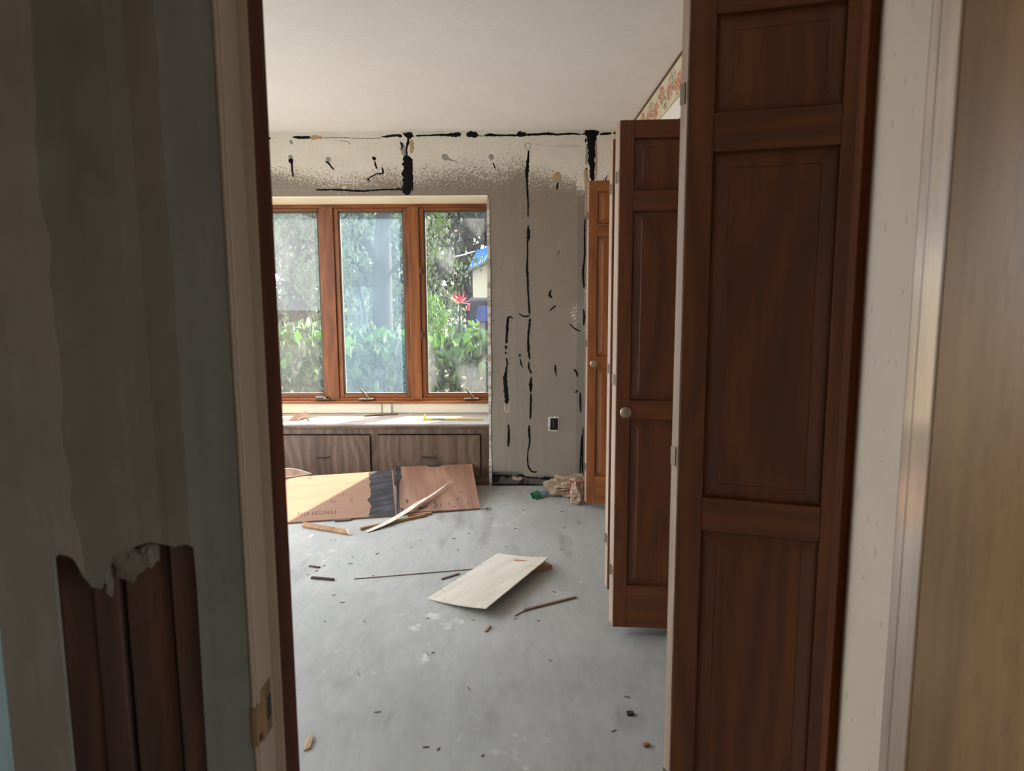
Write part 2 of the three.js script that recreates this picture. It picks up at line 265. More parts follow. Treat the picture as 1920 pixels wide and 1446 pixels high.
// ---------------------------------------------------------------- black adhesive left on the far wall
function bead(pts, mat, name = 'adhesive_bead', h = 0.004, seed = 1, rough = 0.28) {  // [x, y, width] in metres on the far wall
  const r = rng(seed * 77 + 5), curve = new THREE.CatmullRomCurve3(pts.map((p) => new THREE.Vector3(p[0], p[1], p[2])), false, 'centripetal');
  const n = Math.max(6, Math.min(90, Math.round(curve.getLength() / 0.012))), pos = [], idx = [], uv = [];
  for (let i = 0; i <= n; i++) {
    const p = curve.getPoint(i / n), q = curve.getPoint(Math.min(1, i / n + 0.01)), o = curve.getPoint(Math.max(0, i / n - 0.01));
    let tx = q.x - o.x, ty = q.y - o.y; const l = Math.hypot(tx, ty) || 1; tx /= l; ty /= l;
    const w = Math.max(0.0008, p.z) / 2 * (i === 0 || i === n ? 0.3 : 1), wl = w * (1 + rough * (r() - 0.5) * 2), wr = w * (1 + rough * (r() - 0.5) * 2), hh = Math.min(h, w * 0.9) * (0.75 + 0.5 * r());
    for (const [k, e] of [[-wl, 0], [-wl * 0.6, hh * 0.8], [0, hh], [wr * 0.6, hh * 0.8], [wr, 0]]) { pos.push(p.x - ty * k, p.y + tx * k, -FAR + e + 0.0004); uv.push(k, i / n); }
  }
  for (let i = 0; i < n; i++) for (let k = 0; k < 4; k++) { const a = i * 5 + k, b = a + 5; idx.push(a, b, a + 1, b, b + 1, a + 1); }
  const g = new THREE.BufferGeometry(); g.setAttribute('position', new THREE.Float32BufferAttribute(pos, 3)); g.setAttribute('uv', new THREE.Float32BufferAttribute(uv, 2)); g.setIndex(idx); g.computeVertexNormals();
  const m = shade(new THREE.Mesh(g, mat)); m.name = name; wallFar.add(m); return m;
}
bead([[-1.736, 2.410, 0.0114], [-1.697, 2.403, 0.0151]], M.black, 'adhesive_bead', 0.004, 1);
bead([[-1.552, 2.412, 0.0076], [-1.509, 2.408, 0.0189], [-1.459, 2.408, 0.0189], [-1.430, 2.408, 0.0151]], M.black, 'adhesive_bead', 0.004, 2);
bead([[-1.437, 2.404, 0.0189], [-1.401, 2.407, 0.0303], [-1.365, 2.407, 0.0227], [-1.344, 2.404, 0.0114]], M.tanPaper, 'paper_scrap', 0.0012, 3);
bead([[-1.344, 2.404, 0.0076], [-1.221, 2.406, 0.0076], [-1.078, 2.398, 0.0057], [-0.952, 2.401, 0.0076]], M.greyPutty, 'patch_of_putty', 0.0012, 4);
bead([[-0.956, 2.408, 0.0057], [-0.905, 2.411, 0.0151], [-0.844, 2.417, 0.0151], [-0.812, 2.410, 0.0227]], M.black, 'adhesive_bead', 0.004, 5);
bead([[-0.722, 2.413, 0.0114], [-0.647, 2.416, 0.0095], [-0.540, 2.418, 0.0151], [-0.468, 2.418, 0.0265], [-0.436, 2.421, 0.0303], [-0.418, 2.417, 0.0189]], M.black, 'adhesive_bead', 0.004, 6);
bead([[-0.382, 2.417, 0.0189], [-0.361, 2.420, 0.0379], [-0.332, 2.420, 0.0379], [-0.300, 2.413, 0.0227]], M.black, 'adhesive_bead', 0.004, 7);
bead([[-0.300, 2.410, 0.0114], [-0.261, 2.409, 0.0076]], M.greyPutty, 'patch_of_putty', 0.0012, 8);
bead([[-0.261, 2.413, 0.0114], [-0.218, 2.416, 0.0189], [-0.164, 2.412, 0.0114], [-0.093, 2.412, 0.0114], [-0.043, 2.411, 0.0151]], M.black, 'adhesive_bead', 0.004, 9);
bead([[-0.047, 2.415, 0.0151], [-0.025, 2.418, 0.0341], [-0.000, 2.418, 0.0341], [0.025, 2.414, 0.0189]], M.black, 'adhesive_bead', 0.004, 10);
bead([[0.021, 2.414, 0.0151], [0.103, 2.417, 0.0132], [0.167, 2.420, 0.0189], [0.210, 2.416, 0.0132], [0.335, 2.419, 0.0114], [0.388, 2.415, 0.0076]], M.black, 'adhesive_bead', 0.004, 11);
bead([[0.388, 2.415, 0.0076], [0.424, 2.421, 0.0151]], M.black, 'adhesive_bead', 0.004, 12);
bead([[0.509, 2.414, 0.0095], [0.548, 2.417, 0.0189], [0.591, 2.420, 0.0114]], M.black, 'adhesive_bead', 0.004, 13);
bead([[0.601, 2.424, 0.0114], [0.615, 2.420, 0.0189]], M.black, 'adhesive_bead', 0.004, 14);
bead([[-0.772, 2.437, 0.0379], [-0.772, 2.423, 0.0681], [-0.784, 2.403, 0.0454]], M.black, 'adhesive_bead', 0.004, 15);
bead([[-0.769, 2.403, 0.0114], [-0.774, 2.368, 0.0189], [-0.785, 2.330, 0.0114], [-0.783, 2.285, 0.0227]], M.black, 'adhesive_bead', 0.004, 16);
bead([[-0.827, 2.376, 0.0114], [-0.813, 2.355, 0.0151], [-0.818, 2.320, 0.0076]], M.black, 'adhesive_bead', 0.004, 17);
bead([[-0.813, 2.369, 0.0303], [-0.807, 2.327, 0.0379], [-0.804, 2.285, 0.0227]], M.greyPutty, 'patch_of_putty', 0.0012, 18);
bead([[-0.748, 2.389, 0.0227], [-0.749, 2.340, 0.0303], [-0.754, 2.299, 0.0151]], M.tanPaper, 'paper_scrap', 0.0012, 19);
bead([[-0.805, 2.278, 0.0227], [-0.780, 2.271, 0.0303]], M.black, 'adhesive_bead', 0.004, 20);
bead([[-0.779, 2.285, 0.0530], [-0.781, 2.222, 0.0681], [-0.782, 2.153, 0.0681], [-0.788, 2.083, 0.0681], [-0.789, 2.044, 0.0530], [-0.789, 2.026, 0.0303]], M.black, 'adhesive_bead', 0.004, 21);
bead([[-0.751, 2.257, 0.0114], [-0.754, 2.152, 0.0114], [-0.752, 2.054, 0.0114]], M.black, 'adhesive_bead', 0.004, 22);
bead([[0.409, 2.435, 0.0151], [0.459, 2.431, 0.0265], [0.509, 2.428, 0.0151]], M.black, 'adhesive_bead', 0.004, 23);
bead([[0.459, 2.435, 0.0757], [0.459, 2.407, 0.0833], [0.456, 2.387, 0.0606], [0.457, 2.318, 0.0530], [0.457, 2.249, 0.0454], [0.462, 2.179, 0.0341], [0.466, 2.134, 0.0303], [0.466, 2.103, 0.0227]], M.black, 'adhesive_bead', 0.004, 24);
bead([[0.420, 2.394, 0.0076], [0.417, 2.373, 0.0114], [0.417, 2.360, 0.0038]], M.black, 'adhesive_bead', 0.004, 25);
bead([[0.424, 2.353, 0.0114], [0.425, 2.284, 0.0151], [0.422, 2.214, 0.0114]], M.greyPutty, 'patch_of_putty', 0.0012, 26);
bead([[0.484, 2.380, 0.0114], [0.489, 2.249, 0.0151], [0.487, 2.127, 0.0114]], M.tanPaper, 'paper_scrap', 0.0012, 27);
bead([[0.418, 2.197, 0.0151], [0.423, 2.138, 0.0303], [0.427, 2.082, 0.0227], [0.424, 1.970, 0.0151], [0.421, 1.881, 0.0151]], M.tanPaper, 'paper_scrap', 0.0012, 28);
bead([[0.426, 2.200, 0.0095], [0.426, 2.180, 0.0095]], M.black, 'adhesive_bead', 0.004, 29);
bead([[0.017, 2.363, 0.0045], [0.010, 2.342, 0.0045], [0.025, 2.318, 0.0045], [0.032, 2.311, 0.0038]], M.greyPutty, 'patch_of_putty', 0.0012, 30);
bead([[0.017, 2.363, 0.0045], [0.046, 2.359, 0.0045], [0.046, 2.338, 0.0045], [0.035, 2.311, 0.0038]], M.greyPutty, 'patch_of_putty', 0.0012, 31);
bead([[0.035, 2.314, 0.0114], [0.032, 2.269, 0.0151], [0.028, 2.217, 0.0227], [0.024, 2.165, 0.0227], [0.024, 2.095, 0.0132], [0.031, 1.972, 0.0114], [0.031, 1.873, 0.0076]], M.black, 'adhesive_bead', 0.004, 32);
bead([[0.031, 1.823, 0.0076], [0.034, 1.777, 0.0189], [0.034, 1.748, 0.0227], [0.027, 1.706, 0.0114], [0.027, 1.616, 0.0095], [0.023, 1.544, 0.0151], [0.027, 1.472, 0.0151], [0.030, 1.381, 0.0114], [0.037, 1.271, 0.0132], [0.041, 1.216, 0.0114]], M.black, 'adhesive_bead', 0.004, 33);
bead([[0.041, 1.209, 0.0114], [0.015, 1.202, 0.0114], [-0.011, 1.209, 0.0095], [-0.036, 1.224, 0.0057]], M.black, 'adhesive_bead', 0.004, 34);
bead([[0.045, 1.190, 0.0151], [0.037, 1.124, 0.0151], [0.030, 1.061, 0.0132], [0.033, 0.976, 0.0170], [0.041, 0.901, 0.0114]], M.black, 'adhesive_bead', 0.004, 35);
bead([[0.037, 0.890, 0.0076], [0.033, 0.853, 0.0114], [0.052, 0.804, 0.0151]], M.black, 'adhesive_bead', 0.004, 36);
bead([[0.052, 0.785, 0.0076], [0.048, 0.747, 0.0189], [0.048, 0.717, 0.0227], [0.048, 0.672, 0.0151]], M.black, 'adhesive_bead', 0.004, 37);
bead([[0.048, 0.668, 0.0114], [0.048, 0.581, 0.0151], [0.044, 0.482, 0.0114]], M.black, 'adhesive_bead', 0.004, 38);
bead([[0.036, 0.440, 0.0114], [0.036, 0.382, 0.0151], [0.040, 0.313, 0.0114], [0.028, 0.255, 0.0076], [0.025, 0.177, 0.0095], [0.036, 0.127, 0.0114], [0.062, 0.100, 0.0132], [0.093, 0.100, 0.0076]], M.black, 'adhesive_bead', 0.004, 39);
bead([[-0.073, 1.187, 0.0057], [-0.095, 1.202, 0.0114], [-0.107, 1.195, 0.0151], [-0.114, 1.143, 0.0189], [-0.118, 1.062, 0.0170], [-0.122, 1.014, 0.0114]], M.black, 'adhesive_bead', 0.004, 40);
bead([[-0.126, 1.002, 0.0189], [-0.123, 0.976, 0.0114]], M.black, 'adhesive_bead', 0.004, 41);
bead([[-0.126, 0.961, 0.0114], [-0.126, 0.943, 0.0114]], M.black, 'adhesive_bead', 0.004, 42);
bead([[-0.123, 0.917, 0.0114], [-0.116, 0.876, 0.0114], [-0.123, 0.827, 0.0151], [-0.131, 0.778, 0.0265], [-0.128, 0.714, 0.0303], [-0.121, 0.638, 0.0303], [-0.121, 0.593, 0.0227]], M.black, 'adhesive_bead', 0.004, 43);
bead([[-0.132, 0.593, 0.0038], [-0.132, 0.551, 0.0045], [-0.118, 0.528, 0.0045]], M.paleStrip, 'paper_scrap', 0.0012, 44);
bead([[-0.106, 0.593, 0.0038], [-0.106, 0.551, 0.0045], [-0.118, 0.528, 0.0045]], M.paleStrip, 'paper_scrap', 0.0012, 45);
bead([[-0.118, 0.520, 0.0038], [-0.118, 0.444, 0.0038]], M.greyPutty, 'patch_of_putty', 0.0012, 46);
bead([[-0.111, 0.444, 0.0114], [-0.107, 0.390, 0.0170], [-0.111, 0.282, 0.0151]], M.black, 'adhesive_bead', 0.004, 47);
bead([[-0.104, 0.267, 0.0038], [-0.100, 0.197, 0.0045], [-0.112, 0.111, 0.0038]], M.greyPutty, 'patch_of_putty', 0.0012, 48);
bead([[-0.026, 0.943, 0.0151], [-0.030, 0.924, 0.0151]], M.black, 'adhesive_bead', 0.004, 49);
bead([[-0.026, 0.916, 0.0057], [-0.019, 0.875, 0.0114], [-0.008, 0.845, 0.0057]], M.black, 'adhesive_bead', 0.004, 50);
bead([[0.192, 1.387, 0.0076], [0.177, 1.362, 0.0151], [0.184, 1.340, 0.0151], [0.199, 1.329, 0.0076]], M.black, 'adhesive_bead', 0.004, 51);
bead([[0.225, 1.281, 0.0076], [0.199, 1.260, 0.0095], [0.174, 1.238, 0.0038]], M.black, 'adhesive_bead', 0.004, 52);
bead([[0.314, 1.153, 0.0057], [0.344, 1.127, 0.0095], [0.370, 1.108, 0.0095], [0.395, 1.097, 0.0057]], M.black, 'adhesive_bead', 0.004, 53);
bead([[0.219, 0.871, 0.0057], [0.219, 0.837, 0.0114], [0.227, 0.781, 0.0038]], M.black, 'adhesive_bead', 0.004, 54);
bead([[0.349, 0.837, 0.0076], [0.364, 0.818, 0.0151], [0.376, 0.777, 0.0076]], M.black, 'adhesive_bead', 0.004, 55);
bead([[0.376, 0.690, 0.0076], [0.362, 0.667, 0.0151]], M.black, 'adhesive_bead', 0.004, 56);
bead([[0.395, 0.671, 0.0114], [0.396, 0.599, 0.0132], [0.400, 0.527, 0.0076]], M.black, 'adhesive_bead', 0.004, 57);
bead([[0.413, 1.255, 0.0114], [0.417, 1.196, 0.0151], [0.414, 1.141, 0.0114]], M.black, 'adhesive_bead', 0.004, 58);
bead([[0.409, 0.370, 0.0076], [0.403, 0.235, 0.0114], [0.396, 0.080, 0.0076]], M.black, 'adhesive_bead', 0.004, 59);
bead([[0.416, 0.428, 0.0076], [0.414, 0.197, 0.0114], [0.416, 0.049, 0.0114]], M.black, 'adhesive_bead', 0.004, 60);
bead([[0.418, 1.864, 0.0076], [0.415, 1.757, 0.0114], [0.417, 1.614, 0.0114], [0.407, 1.506, 0.0151], [0.415, 1.397, 0.0114]], M.black, 'adhesive_bead', 0.004, 61);
bead([[-1.583, 2.291, 0.0189], [-1.569, 2.280, 0.0303], [-1.555, 2.266, 0.0227]], M.greyPutty, 'patch_of_putty', 0.0012, 62);
bead([[-1.584, 2.266, 0.0189], [-1.570, 2.256, 0.0341], [-1.564, 2.238, 0.0151], [-1.562, 2.193, 0.0132], [-1.557, 2.147, 0.0114]], M.black, 'adhesive_bead', 0.004, 63);
bead([[-1.331, 2.272, 0.0189], [-1.317, 2.265, 0.0341], [-1.303, 2.250, 0.0189]], M.greyPutty, 'patch_of_putty', 0.0012, 64);
bead([[-1.336, 2.251, 0.0095], [-1.314, 2.240, 0.0132], [-1.297, 2.216, 0.0095], [-1.276, 2.194, 0.0076]], M.black, 'adhesive_bead', 0.004, 65);
bead([[-1.017, 2.266, 0.0189], [-1.007, 2.269, 0.0265], [-0.996, 2.259, 0.0189]], M.black, 'adhesive_bead', 0.004, 66);
bead([[-1.000, 2.252, 0.0076], [-0.997, 2.224, 0.0114], [-0.983, 2.196, 0.0057]], M.black, 'adhesive_bead', 0.004, 67);
bead([[-0.954, 2.210, 0.0095], [-0.948, 2.189, 0.0114], [-0.948, 2.171, 0.0114], [-0.984, 2.168, 0.0095], [-1.025, 2.151, 0.0076], [-1.061, 2.130, 0.0095]], M.black, 'adhesive_bead', 0.004, 68);
bead([[-1.061, 2.133, 0.0076], [-1.043, 2.126, 0.0076], [-1.037, 2.112, 0.0038]], M.black, 'adhesive_bead', 0.004, 69);
bead([[-0.546, 2.290, 0.0265], [-0.528, 2.276, 0.0454], [-0.503, 2.262, 0.0189], [-0.478, 2.252, 0.0076], [-0.449, 2.245, 0.0045]], M.greyPutty, 'patch_of_putty', 0.0012, 70);
bead([[-0.230, 2.285, 0.0227], [-0.216, 2.271, 0.0341], [-0.212, 2.250, 0.0151]], M.greyPutty, 'patch_of_putty', 0.0012, 71);
bead([[-0.205, 2.236, 0.0057], [-0.195, 2.212, 0.0114], [-0.188, 2.194, 0.0057]], M.black, 'adhesive_bead', 0.004, 72);
bead([[-1.568, 2.395, 0.0151], [-1.561, 2.377, 0.0227], [-1.562, 2.364, 0.0114]], M.greyPutty, 'patch_of_putty', 0.0012, 73);
bead([[-1.726, 2.246, 0.0076], [-1.713, 2.232, 0.0057]], M.black, 'adhesive_bead', 0.004, 74);
bead([[-1.706, 2.215, 0.0038], [-1.667, 2.208, 0.0038]], M.greyPutty, 'patch_of_putty', 0.0012, 75);
bead([[-1.237, 2.385, 0.0045], [-1.169, 2.378, 0.0045]], M.greyPutty, 'patch_of_putty', 0.0012, 76);
bead([[-1.172, 2.371, 0.0057], [-1.165, 2.364, 0.0057]], M.black, 'adhesive_bead', 0.004, 77);
bead([[0.200, 2.153, 0.0265], [0.215, 2.146, 0.0568], [0.236, 2.142, 0.0606], [0.254, 2.142, 0.0341]], M.tanPaper, 'paper_scrap', 0.0012, 78);
bead([[0.233, 2.111, 0.0045], [0.229, 2.080, 0.0114], [0.226, 2.052, 0.0057]], M.black, 'adhesive_bead', 0.004, 79);
bead([[0.566, 2.151, 0.0038], [0.555, 2.126, 0.0076], [0.548, 2.102, 0.0076]], M.black, 'adhesive_bead', 0.004, 80);
bead([[-1.732, 2.067, 0.0045], [-1.597, 2.067, 0.0057], [-1.408, 2.062, 0.0057]], M.greyPutty, 'patch_of_putty', 0.0012, 81);
bead([[-1.408, 2.065, 0.0095], [-1.270, 2.065, 0.0114], [-1.180, 2.060, 0.0132], [-1.082, 2.056, 0.0114], [-0.962, 2.063, 0.0095], [-0.835, 2.065, 0.0114]], M.black, 'adhesive_bead', 0.004, 82);
bead([[-0.857, 2.076, 0.0076], [-0.835, 2.065, 0.0114], [-0.814, 2.062, 0.0076]], M.black, 'adhesive_bead', 0.004, 83);
bead([[0.238, 1.705, 0.0114], [0.253, 1.687, 0.0114], [0.234, 1.651, 0.0038]], M.greyPutty, 'patch_of_putty', 0.0012, 84);
bead([[0.245, 1.651, 0.0038], [0.231, 1.622, 0.0045]], M.black, 'adhesive_bead', 0.004, 85);
bead([[-0.238, 0.076, 0.0076], [-0.200, 0.068, 0.0151], [-0.162, 0.076, 0.0114], [-0.124, 0.068, 0.0189], [-0.086, 0.072, 0.0076]], M.black, 'adhesive_bead', 0.004, 86);
bead([[-0.055, 0.068, 0.0076], [-0.025, 0.076, 0.0151], [0.009, 0.064, 0.0114], [0.047, 0.057, 0.0095], [0.112, 0.053, 0.0114]], M.black, 'adhesive_bead', 0.004, 87);
bead([[0.112, 0.049, 0.0076], [0.150, 0.053, 0.0189], [0.237, 0.049, 0.0114], [0.294, 0.045, 0.0076]], M.black, 'adhesive_bead', 0.004, 88);
bead([[-0.239, 0.002, 0.0189], [-0.124, -0.002, 0.0265], [0.009, 0.002, 0.0227], [0.104, -0.002, 0.0189], [0.256, -0.002, 0.0227], [0.389, -0.006, 0.0227]], M.black, 'adhesive_bead', 0.004, 89);
bead([[-0.086, 0.057, 0.0189], [-0.048, 0.049, 0.0227], [-0.010, 0.053, 0.0114]], M.tanPaper, 'paper_scrap', 0.0012, 90);
bead([[-0.210, 1.180, 0.0038], [-0.206, 1.166, 0.0057]], M.black, 'adhesive_bead', 0.004, 91);


// electrical box sunk in the far wall, its cover gone
{ const t = thing('electrical_box', 'open electrical box without cover plate low on stripped wall', 'electrical box', 0.213, 0.395, FAR);
  part(t, 'plaster_rim', [box(0.170, 0.186, 0.398, 0.498, FAR - 0.003, FAR + 0.004, 0.001), box(0.186, 0.243, 0.488, 0.503, FAR - 0.003, FAR + 0.004, 0.001), box(0.190, 0.236, 0.394, 0.404, FAR - 0.003, FAR + 0.004, 0.001), box(0.238, 0.247, 0.40, 0.49, FAR - 0.002, FAR + 0.004, 0.001)], M.drywallEdge, 'chipped white plaster round the box');
  part(t, 'box_shell', box(0.187, 0.239, 0.404, 0.488, FAR - 0.006, FAR + 0.002, 0.001), M.darkHole);
  part(t, 'wire', taper([V(0.20, 0.48, FAR - 0.006), V(0.21, 0.45, FAR - 0.014), V(0.205, 0.43, FAR - 0.008)], [0.003, 0.003, 0.003], 6), M.bronze);
  part(t, 'screw', [box(0.196, 0.205, 0.497, 0.502, FAR - 0.006, FAR - 0.001, 0.001), box(0.222, 0.231, 0.497, 0.502, FAR - 0.006, FAR - 0.001, 0.001)], M.darkHole); }

// ---------------------------------------------------------------- window of three casements (a fourth bay runs out of sight)
const win = structGroup('window_1');
const WB = 0.565, WT = 2.005, mulls = [-2.085, -1.450, -0.815, -0.18];
part(win, 'head', box(WX0, -0.16, 1.985, SOFFIT, WIN, 5.74, 0.002, 'x'), M.windowWood);
part(win, 'window_sill', box(WX0, -0.16, 0.528, 0.546, 5.575, 5.74, 0.003, 'x'), M.windowWood);
part(win, 'sill_rail', box(WX0, -0.16, 0.546, 0.566, WIN, 5.74, 0.002, 'x'), M.windowWood);
for (const x of mulls) part(win, 'mullion', [box(x - 0.040, x + 0.040, 0.55, 1.995, WIN - 0.004, 5.742, 0.003)], M.windowWood);
for (let k = 0; k < 3; k++) {
  const x0 = mulls[k] + 0.040, x1 = mulls[k + 1] - 0.040, y0 = 0.566, y1 = 1.985, s = 0.034, f = WIN + 0.014, b = WIN + 0.052;
  const sash = part(win, 'sash', [box(x0, x0 + s, y0, y1, f, b, 0.004), box(x1 - s, x1, y0, y1, f, b, 0.004), box(x0 + s, x1 - s, y1 - s * 0.6, y1, f, b, 0.004, 'x'), box(x0 + s, x1 - s, y0, y0 + s * 0.8, f, b, 0.004, 'x')], M.windowWood);
  const gx0 = x0 + s, gx1 = x1 - s, gy0 = y0 + s * 0.8, gy1 = y1 - s * 0.6, q = 0.013;
  part(sash, 'gasket', [box(gx0, gx0 + q, gy0, gy1, f + 0.008, b, 0.002), box(gx1 - q, gx1, gy0, gy1, f + 0.008, b, 0.002), box(gx0, gx1, gy1 - q, gy1, f + 0.008, b, 0.002), box(gx0, gx1, gy0, gy0 + q * 0.6, f + 0.008, b, 0.002)], M.gasket);
  part(sash, 'pane', quads([[V(gx0, gy0, 5.655), V(gx1, gy0, 5.655), V(gx1, gy1, 5.655), V(gx0, gy1, 5.655)]]), M.glass);
  const dg = quads([[V(gx0, gy0, 5.658), V(gx1, gy0, 5.658), V(gx1, gy1, 5.658), V(gx0, gy1, 5.658)]]); dg.setAttribute('uv', new THREE.Float32BufferAttribute([0, 0, 1, 0, 1, 1, 0, 0, 1, 1, 0, 1], 2));
  part(sash, 'dust_film', dg, M.dust[k], ['dusty grey film', 'bluish milky film', 'dusty grey film'][k]);
  const cx = [-1.535, -1.20, -0.40][k];
  const crank = part(win, 'crank_handle', [box(cx - 0.055, cx + 0.055, 0.556, 0.567, WIN - 0.030, WIN + 0.004, 0.004)], k ? M.steel : M.bronze);
  if (k) part(crank, 'lever', taper([V(cx + 0.012, 0.565, WIN - 0.02), V(cx - 0.005, 0.595, WIN - 0.028), V(cx - 0.040, 0.640, WIN - 0.030)], [0.010, 0.007, 0.006], 6), M.bronze);
  else part(crank, 'lever', [box(cx - 0.05, cx + 0.02, 0.572, 0.582, WIN - 0.034, WIN - 0.016, 0.003), box(cx + 0.01, cx + 0.03, 0.562, 0.578, WIN - 0.030, WIN - 0.016, 0.003)], M.steel);
}
for (const y of [1.02, 1.5]) part(win, 'hinge', box(-0.772, -0.760, y, y + 0.05, WIN - 0.012, WIN, 0.002), M.bronze);

// ---------------------------------------------------------------- window seat
{ const t = thing('window_seat', 'walnut laminate window seat with drawers and pale top below casement window', 'window seat', -1.17, 0, 5.4);
  part(t, 'seat_top', box(WX0, WX1, 0.436, 0.450, FAR - 0.006, 5.62, 0.003, 'x'), M.benchTop, 'pale laminate seat top');
  part(t, 'nosing', box(WX0, WX1 - 0.003, 0.415, 0.437, FAR - 0.010, FAR + 0.02, 0.005, 'x'), M.walnut);
  part(t, 'face_rail', box(WX0, WX1 - 0.003, 0.376, 0.416, FAR - 0.002, FAR + 0.02, 0.001), M.walnut);
  part(t, 'face_rail', box(WX0, WX1 - 0.003, 0.0, 0.07, FAR, FAR + 0.02, 0.001, 'x'), M.walnut);
  part(t, 'face_stile', box(WX0, -1.954, 0.07, 0.376, FAR - 0.002, FAR + 0.02, 0.001), M.walnut);
  part(t, 'face_stile', box(-1.088, -1.038, 0.07, 0.376, FAR - 0.002, FAR + 0.02, 0.001), M.walnut);
  part(t, 'face_stile', box(-0.306, WX1 - 0.003, 0.07, 0.376, FAR - 0.002, FAR + 0.02, 0.001), M.walnut);
  part(t, 'carcass', [box(WX0, WX1 - 0.003, 0.0, 0.436, FAR + 0.02, 5.60, 0)], M.darkHole);
  for (const [a, b, hx] of [[-1.95, -1.092, -1.43], [-1.034, -0.310, -0.672]]) {
    const d = part(t, 'drawer', box(a, b, 0.072, 0.369, FAR - 0.018, FAR + 0.004, 0.003), M.walnut);
    part(d, 'drawer_pull', [box(hx - 0.052, hx + 0.052, 0.213, 0.222, FAR - 0.024, FAR - 0.017, 0.002), ...[0, 1, 2, 3, 4, 5, 6].map((i) => box(hx - 0.05 + i * 0.0145, hx - 0.041 + i * 0.0145, 0.204, 0.211, FAR - 0.027, FAR - 0.018, 0.001))], M.bronze);
  } }

// ---------------------------------------------------------------- bifold closet doors
const LW = 0.345, LH = 2.003, LT = 0.030;
function raised(x0, x1, y0, y1, face, bevel) {                // a raised panel: a field, four slopes and the rim in its groove
  const rim = face + 0.012, top = face + 0.002, i = bevel, q = (a, b, c, d) => [a, b, c, d].map(([x, y, z]) => new THREE.Vector3(x, y, -z));
  const A = [[x0, y0, rim], [x1, y0, rim], [x1, y1, rim], [x0, y1, rim]], Bp = [[x0 + i, y0 + i, top + 0.003], [x1 - i, y0 + i, top + 0.003], [x1 - i, y1 - i, top + 0.003], [x0 + i, y1 - i, top + 0.003]], C = Bp.map(([x, y], k) => [x + (k === 0 || k === 3 ? 0.003 : -0.003), y + (k < 2 ? 0.003 : -0.003), top]);
  const list = [q(C[0], C[1], C[2], C[3])];
  for (let k = 0; k < 4; k++) { const n = (k + 1) % 4; list.push(q(A[k], A[n], Bp[n], Bp[k]), q(Bp[k], Bp[n], C[n], C[k])); }
  const back = face + LT - 0.012; list.push(q([x1, y0, back], [x0, y0, back], [x0, y1, back], [x1, y1, back]));
  return metric(quads(list));
}
// the leaf stands at its left edge, x to the other edge, face at d = 0 and thickness behind
function makeLeaf(label, knob, group, wood = M.closet, field = M.closetPanel) {
  const t = new THREE.Group(); t.name = numbered('closet_door'); scene.add(t); tag(t, label, 'closet door', group);
  const add = (p, name, g, m, lab) => { const o = shade(new THREE.Mesh(g, m)); o.name = name; if (lab) o.userData.label = lab; p.add(o); return o; };
  const S = 0.052;
  for (const [a, b] of [[0, S], [LW - S, LW]]) add(t, 'stile', box(a, b, 0, LH, 0, LT, 0.0025), wood);
  const rails = [[0, 0.18], [0.868, 0.942], [1.672, 1.748], [1.938, LH]];
  for (const [a, b] of rails) add(t, 'rail', box(S, LW - S, a, b, 0.0005, LT, 0.0025, 'x'), wood);
  for (let k = 0; k < 3; k++) add(t, 'panel', raised(S, LW - S, rails[k][1], rails[k + 1][0], 0.001, 0.032), field);
  add(t, 'edge_strip', box(-0.0025, 0, 0.001, LH - 0.001, 0.001, LT - 0.001, 0.0005), M.rawEdge, 'unfinished pale edge of the door');
  if (knob) { const g = new THREE.LatheGeometry([[0, 0], [0.010, 0], [0.009, 0.012], [0.014, 0.018], [0.021, 0.024], [0.022, 0.029], [0.018, 0.034], [0.006, 0.036], [0, 0.036]].map(([a, b]) => new THREE.Vector2(a, b)), 24); g.rotateX(Math.PI / 2); g.translate(0.035, 0.90, 0); add(t, 'knob', g, M.brass, 'pale brass knob'); }
  for (const y of [0.23, 1.02, 1.80]) add(t, 'hinge', box(-0.0045, -0.0024, y - 0.022, y + 0.022, 0.012, LT, 0.001), M.bronze);
  return t;
}
function hang(t, ax, ad, bx, bd) { t.position.copy(V(ax, 0.04, ad)); t.rotation.y = Math.atan2(bd - ad, bx - ax); return t; }
const pairs = [
  { apex: [0.338, 1.60], a: [0.672, 1.492], fold: 24, la: 'nearest tall dark brown panelled closet door, its knob side hidden', lb: 'folded mate behind the nearest dark brown closet door' },
  { apex: [0.364, 2.905], a: [0.70, 2.878], fold: 23, knob: 1, la: 'dark brown panelled closet door with round knob, floor visible under it', lb: 'folded mate behind the dark brown closet door with knob' },
  { apex: [0.382, 3.28], a: [0.72, 3.23], fold: 19, la: 'narrow sliver of brown closet door seen behind the knobbed dark one', lb: 'folded mate behind the brown closet door seen as sliver' },
  { apex: [0.396, 4.62], a: [0.74, 4.60], fold: 10, warm: 1, knob: 1, la: 'orange brown closet door with knob nearest the stripped far wall', lb: 'folded mate behind the orange brown closet door by far wall' }];
for (const p of pairs) {
  const warm = p.warm ? [M.closetWarm, M.closetWarm] : [], dx = p.a[0] - p.apex[0], dd = p.a[1] - p.apex[1], L = Math.hypot(dx, dd);
  hang(makeLeaf(p.la, p.knob, null, ...warm), ...p.apex, ...p.a);
  const cx = p.apex[0] - dd / L * (LT + 0.002), cd = p.apex[1] + dx / L * (LT + 0.002), b = p.fold * Math.PI / 180;   // the mate is hinged at the back of the first leaf's edge
  hang(makeLeaf(p.lb, 0, null, ...warm), cx, cd, cx + Math.cos(b), cd + Math.sin(b));
}

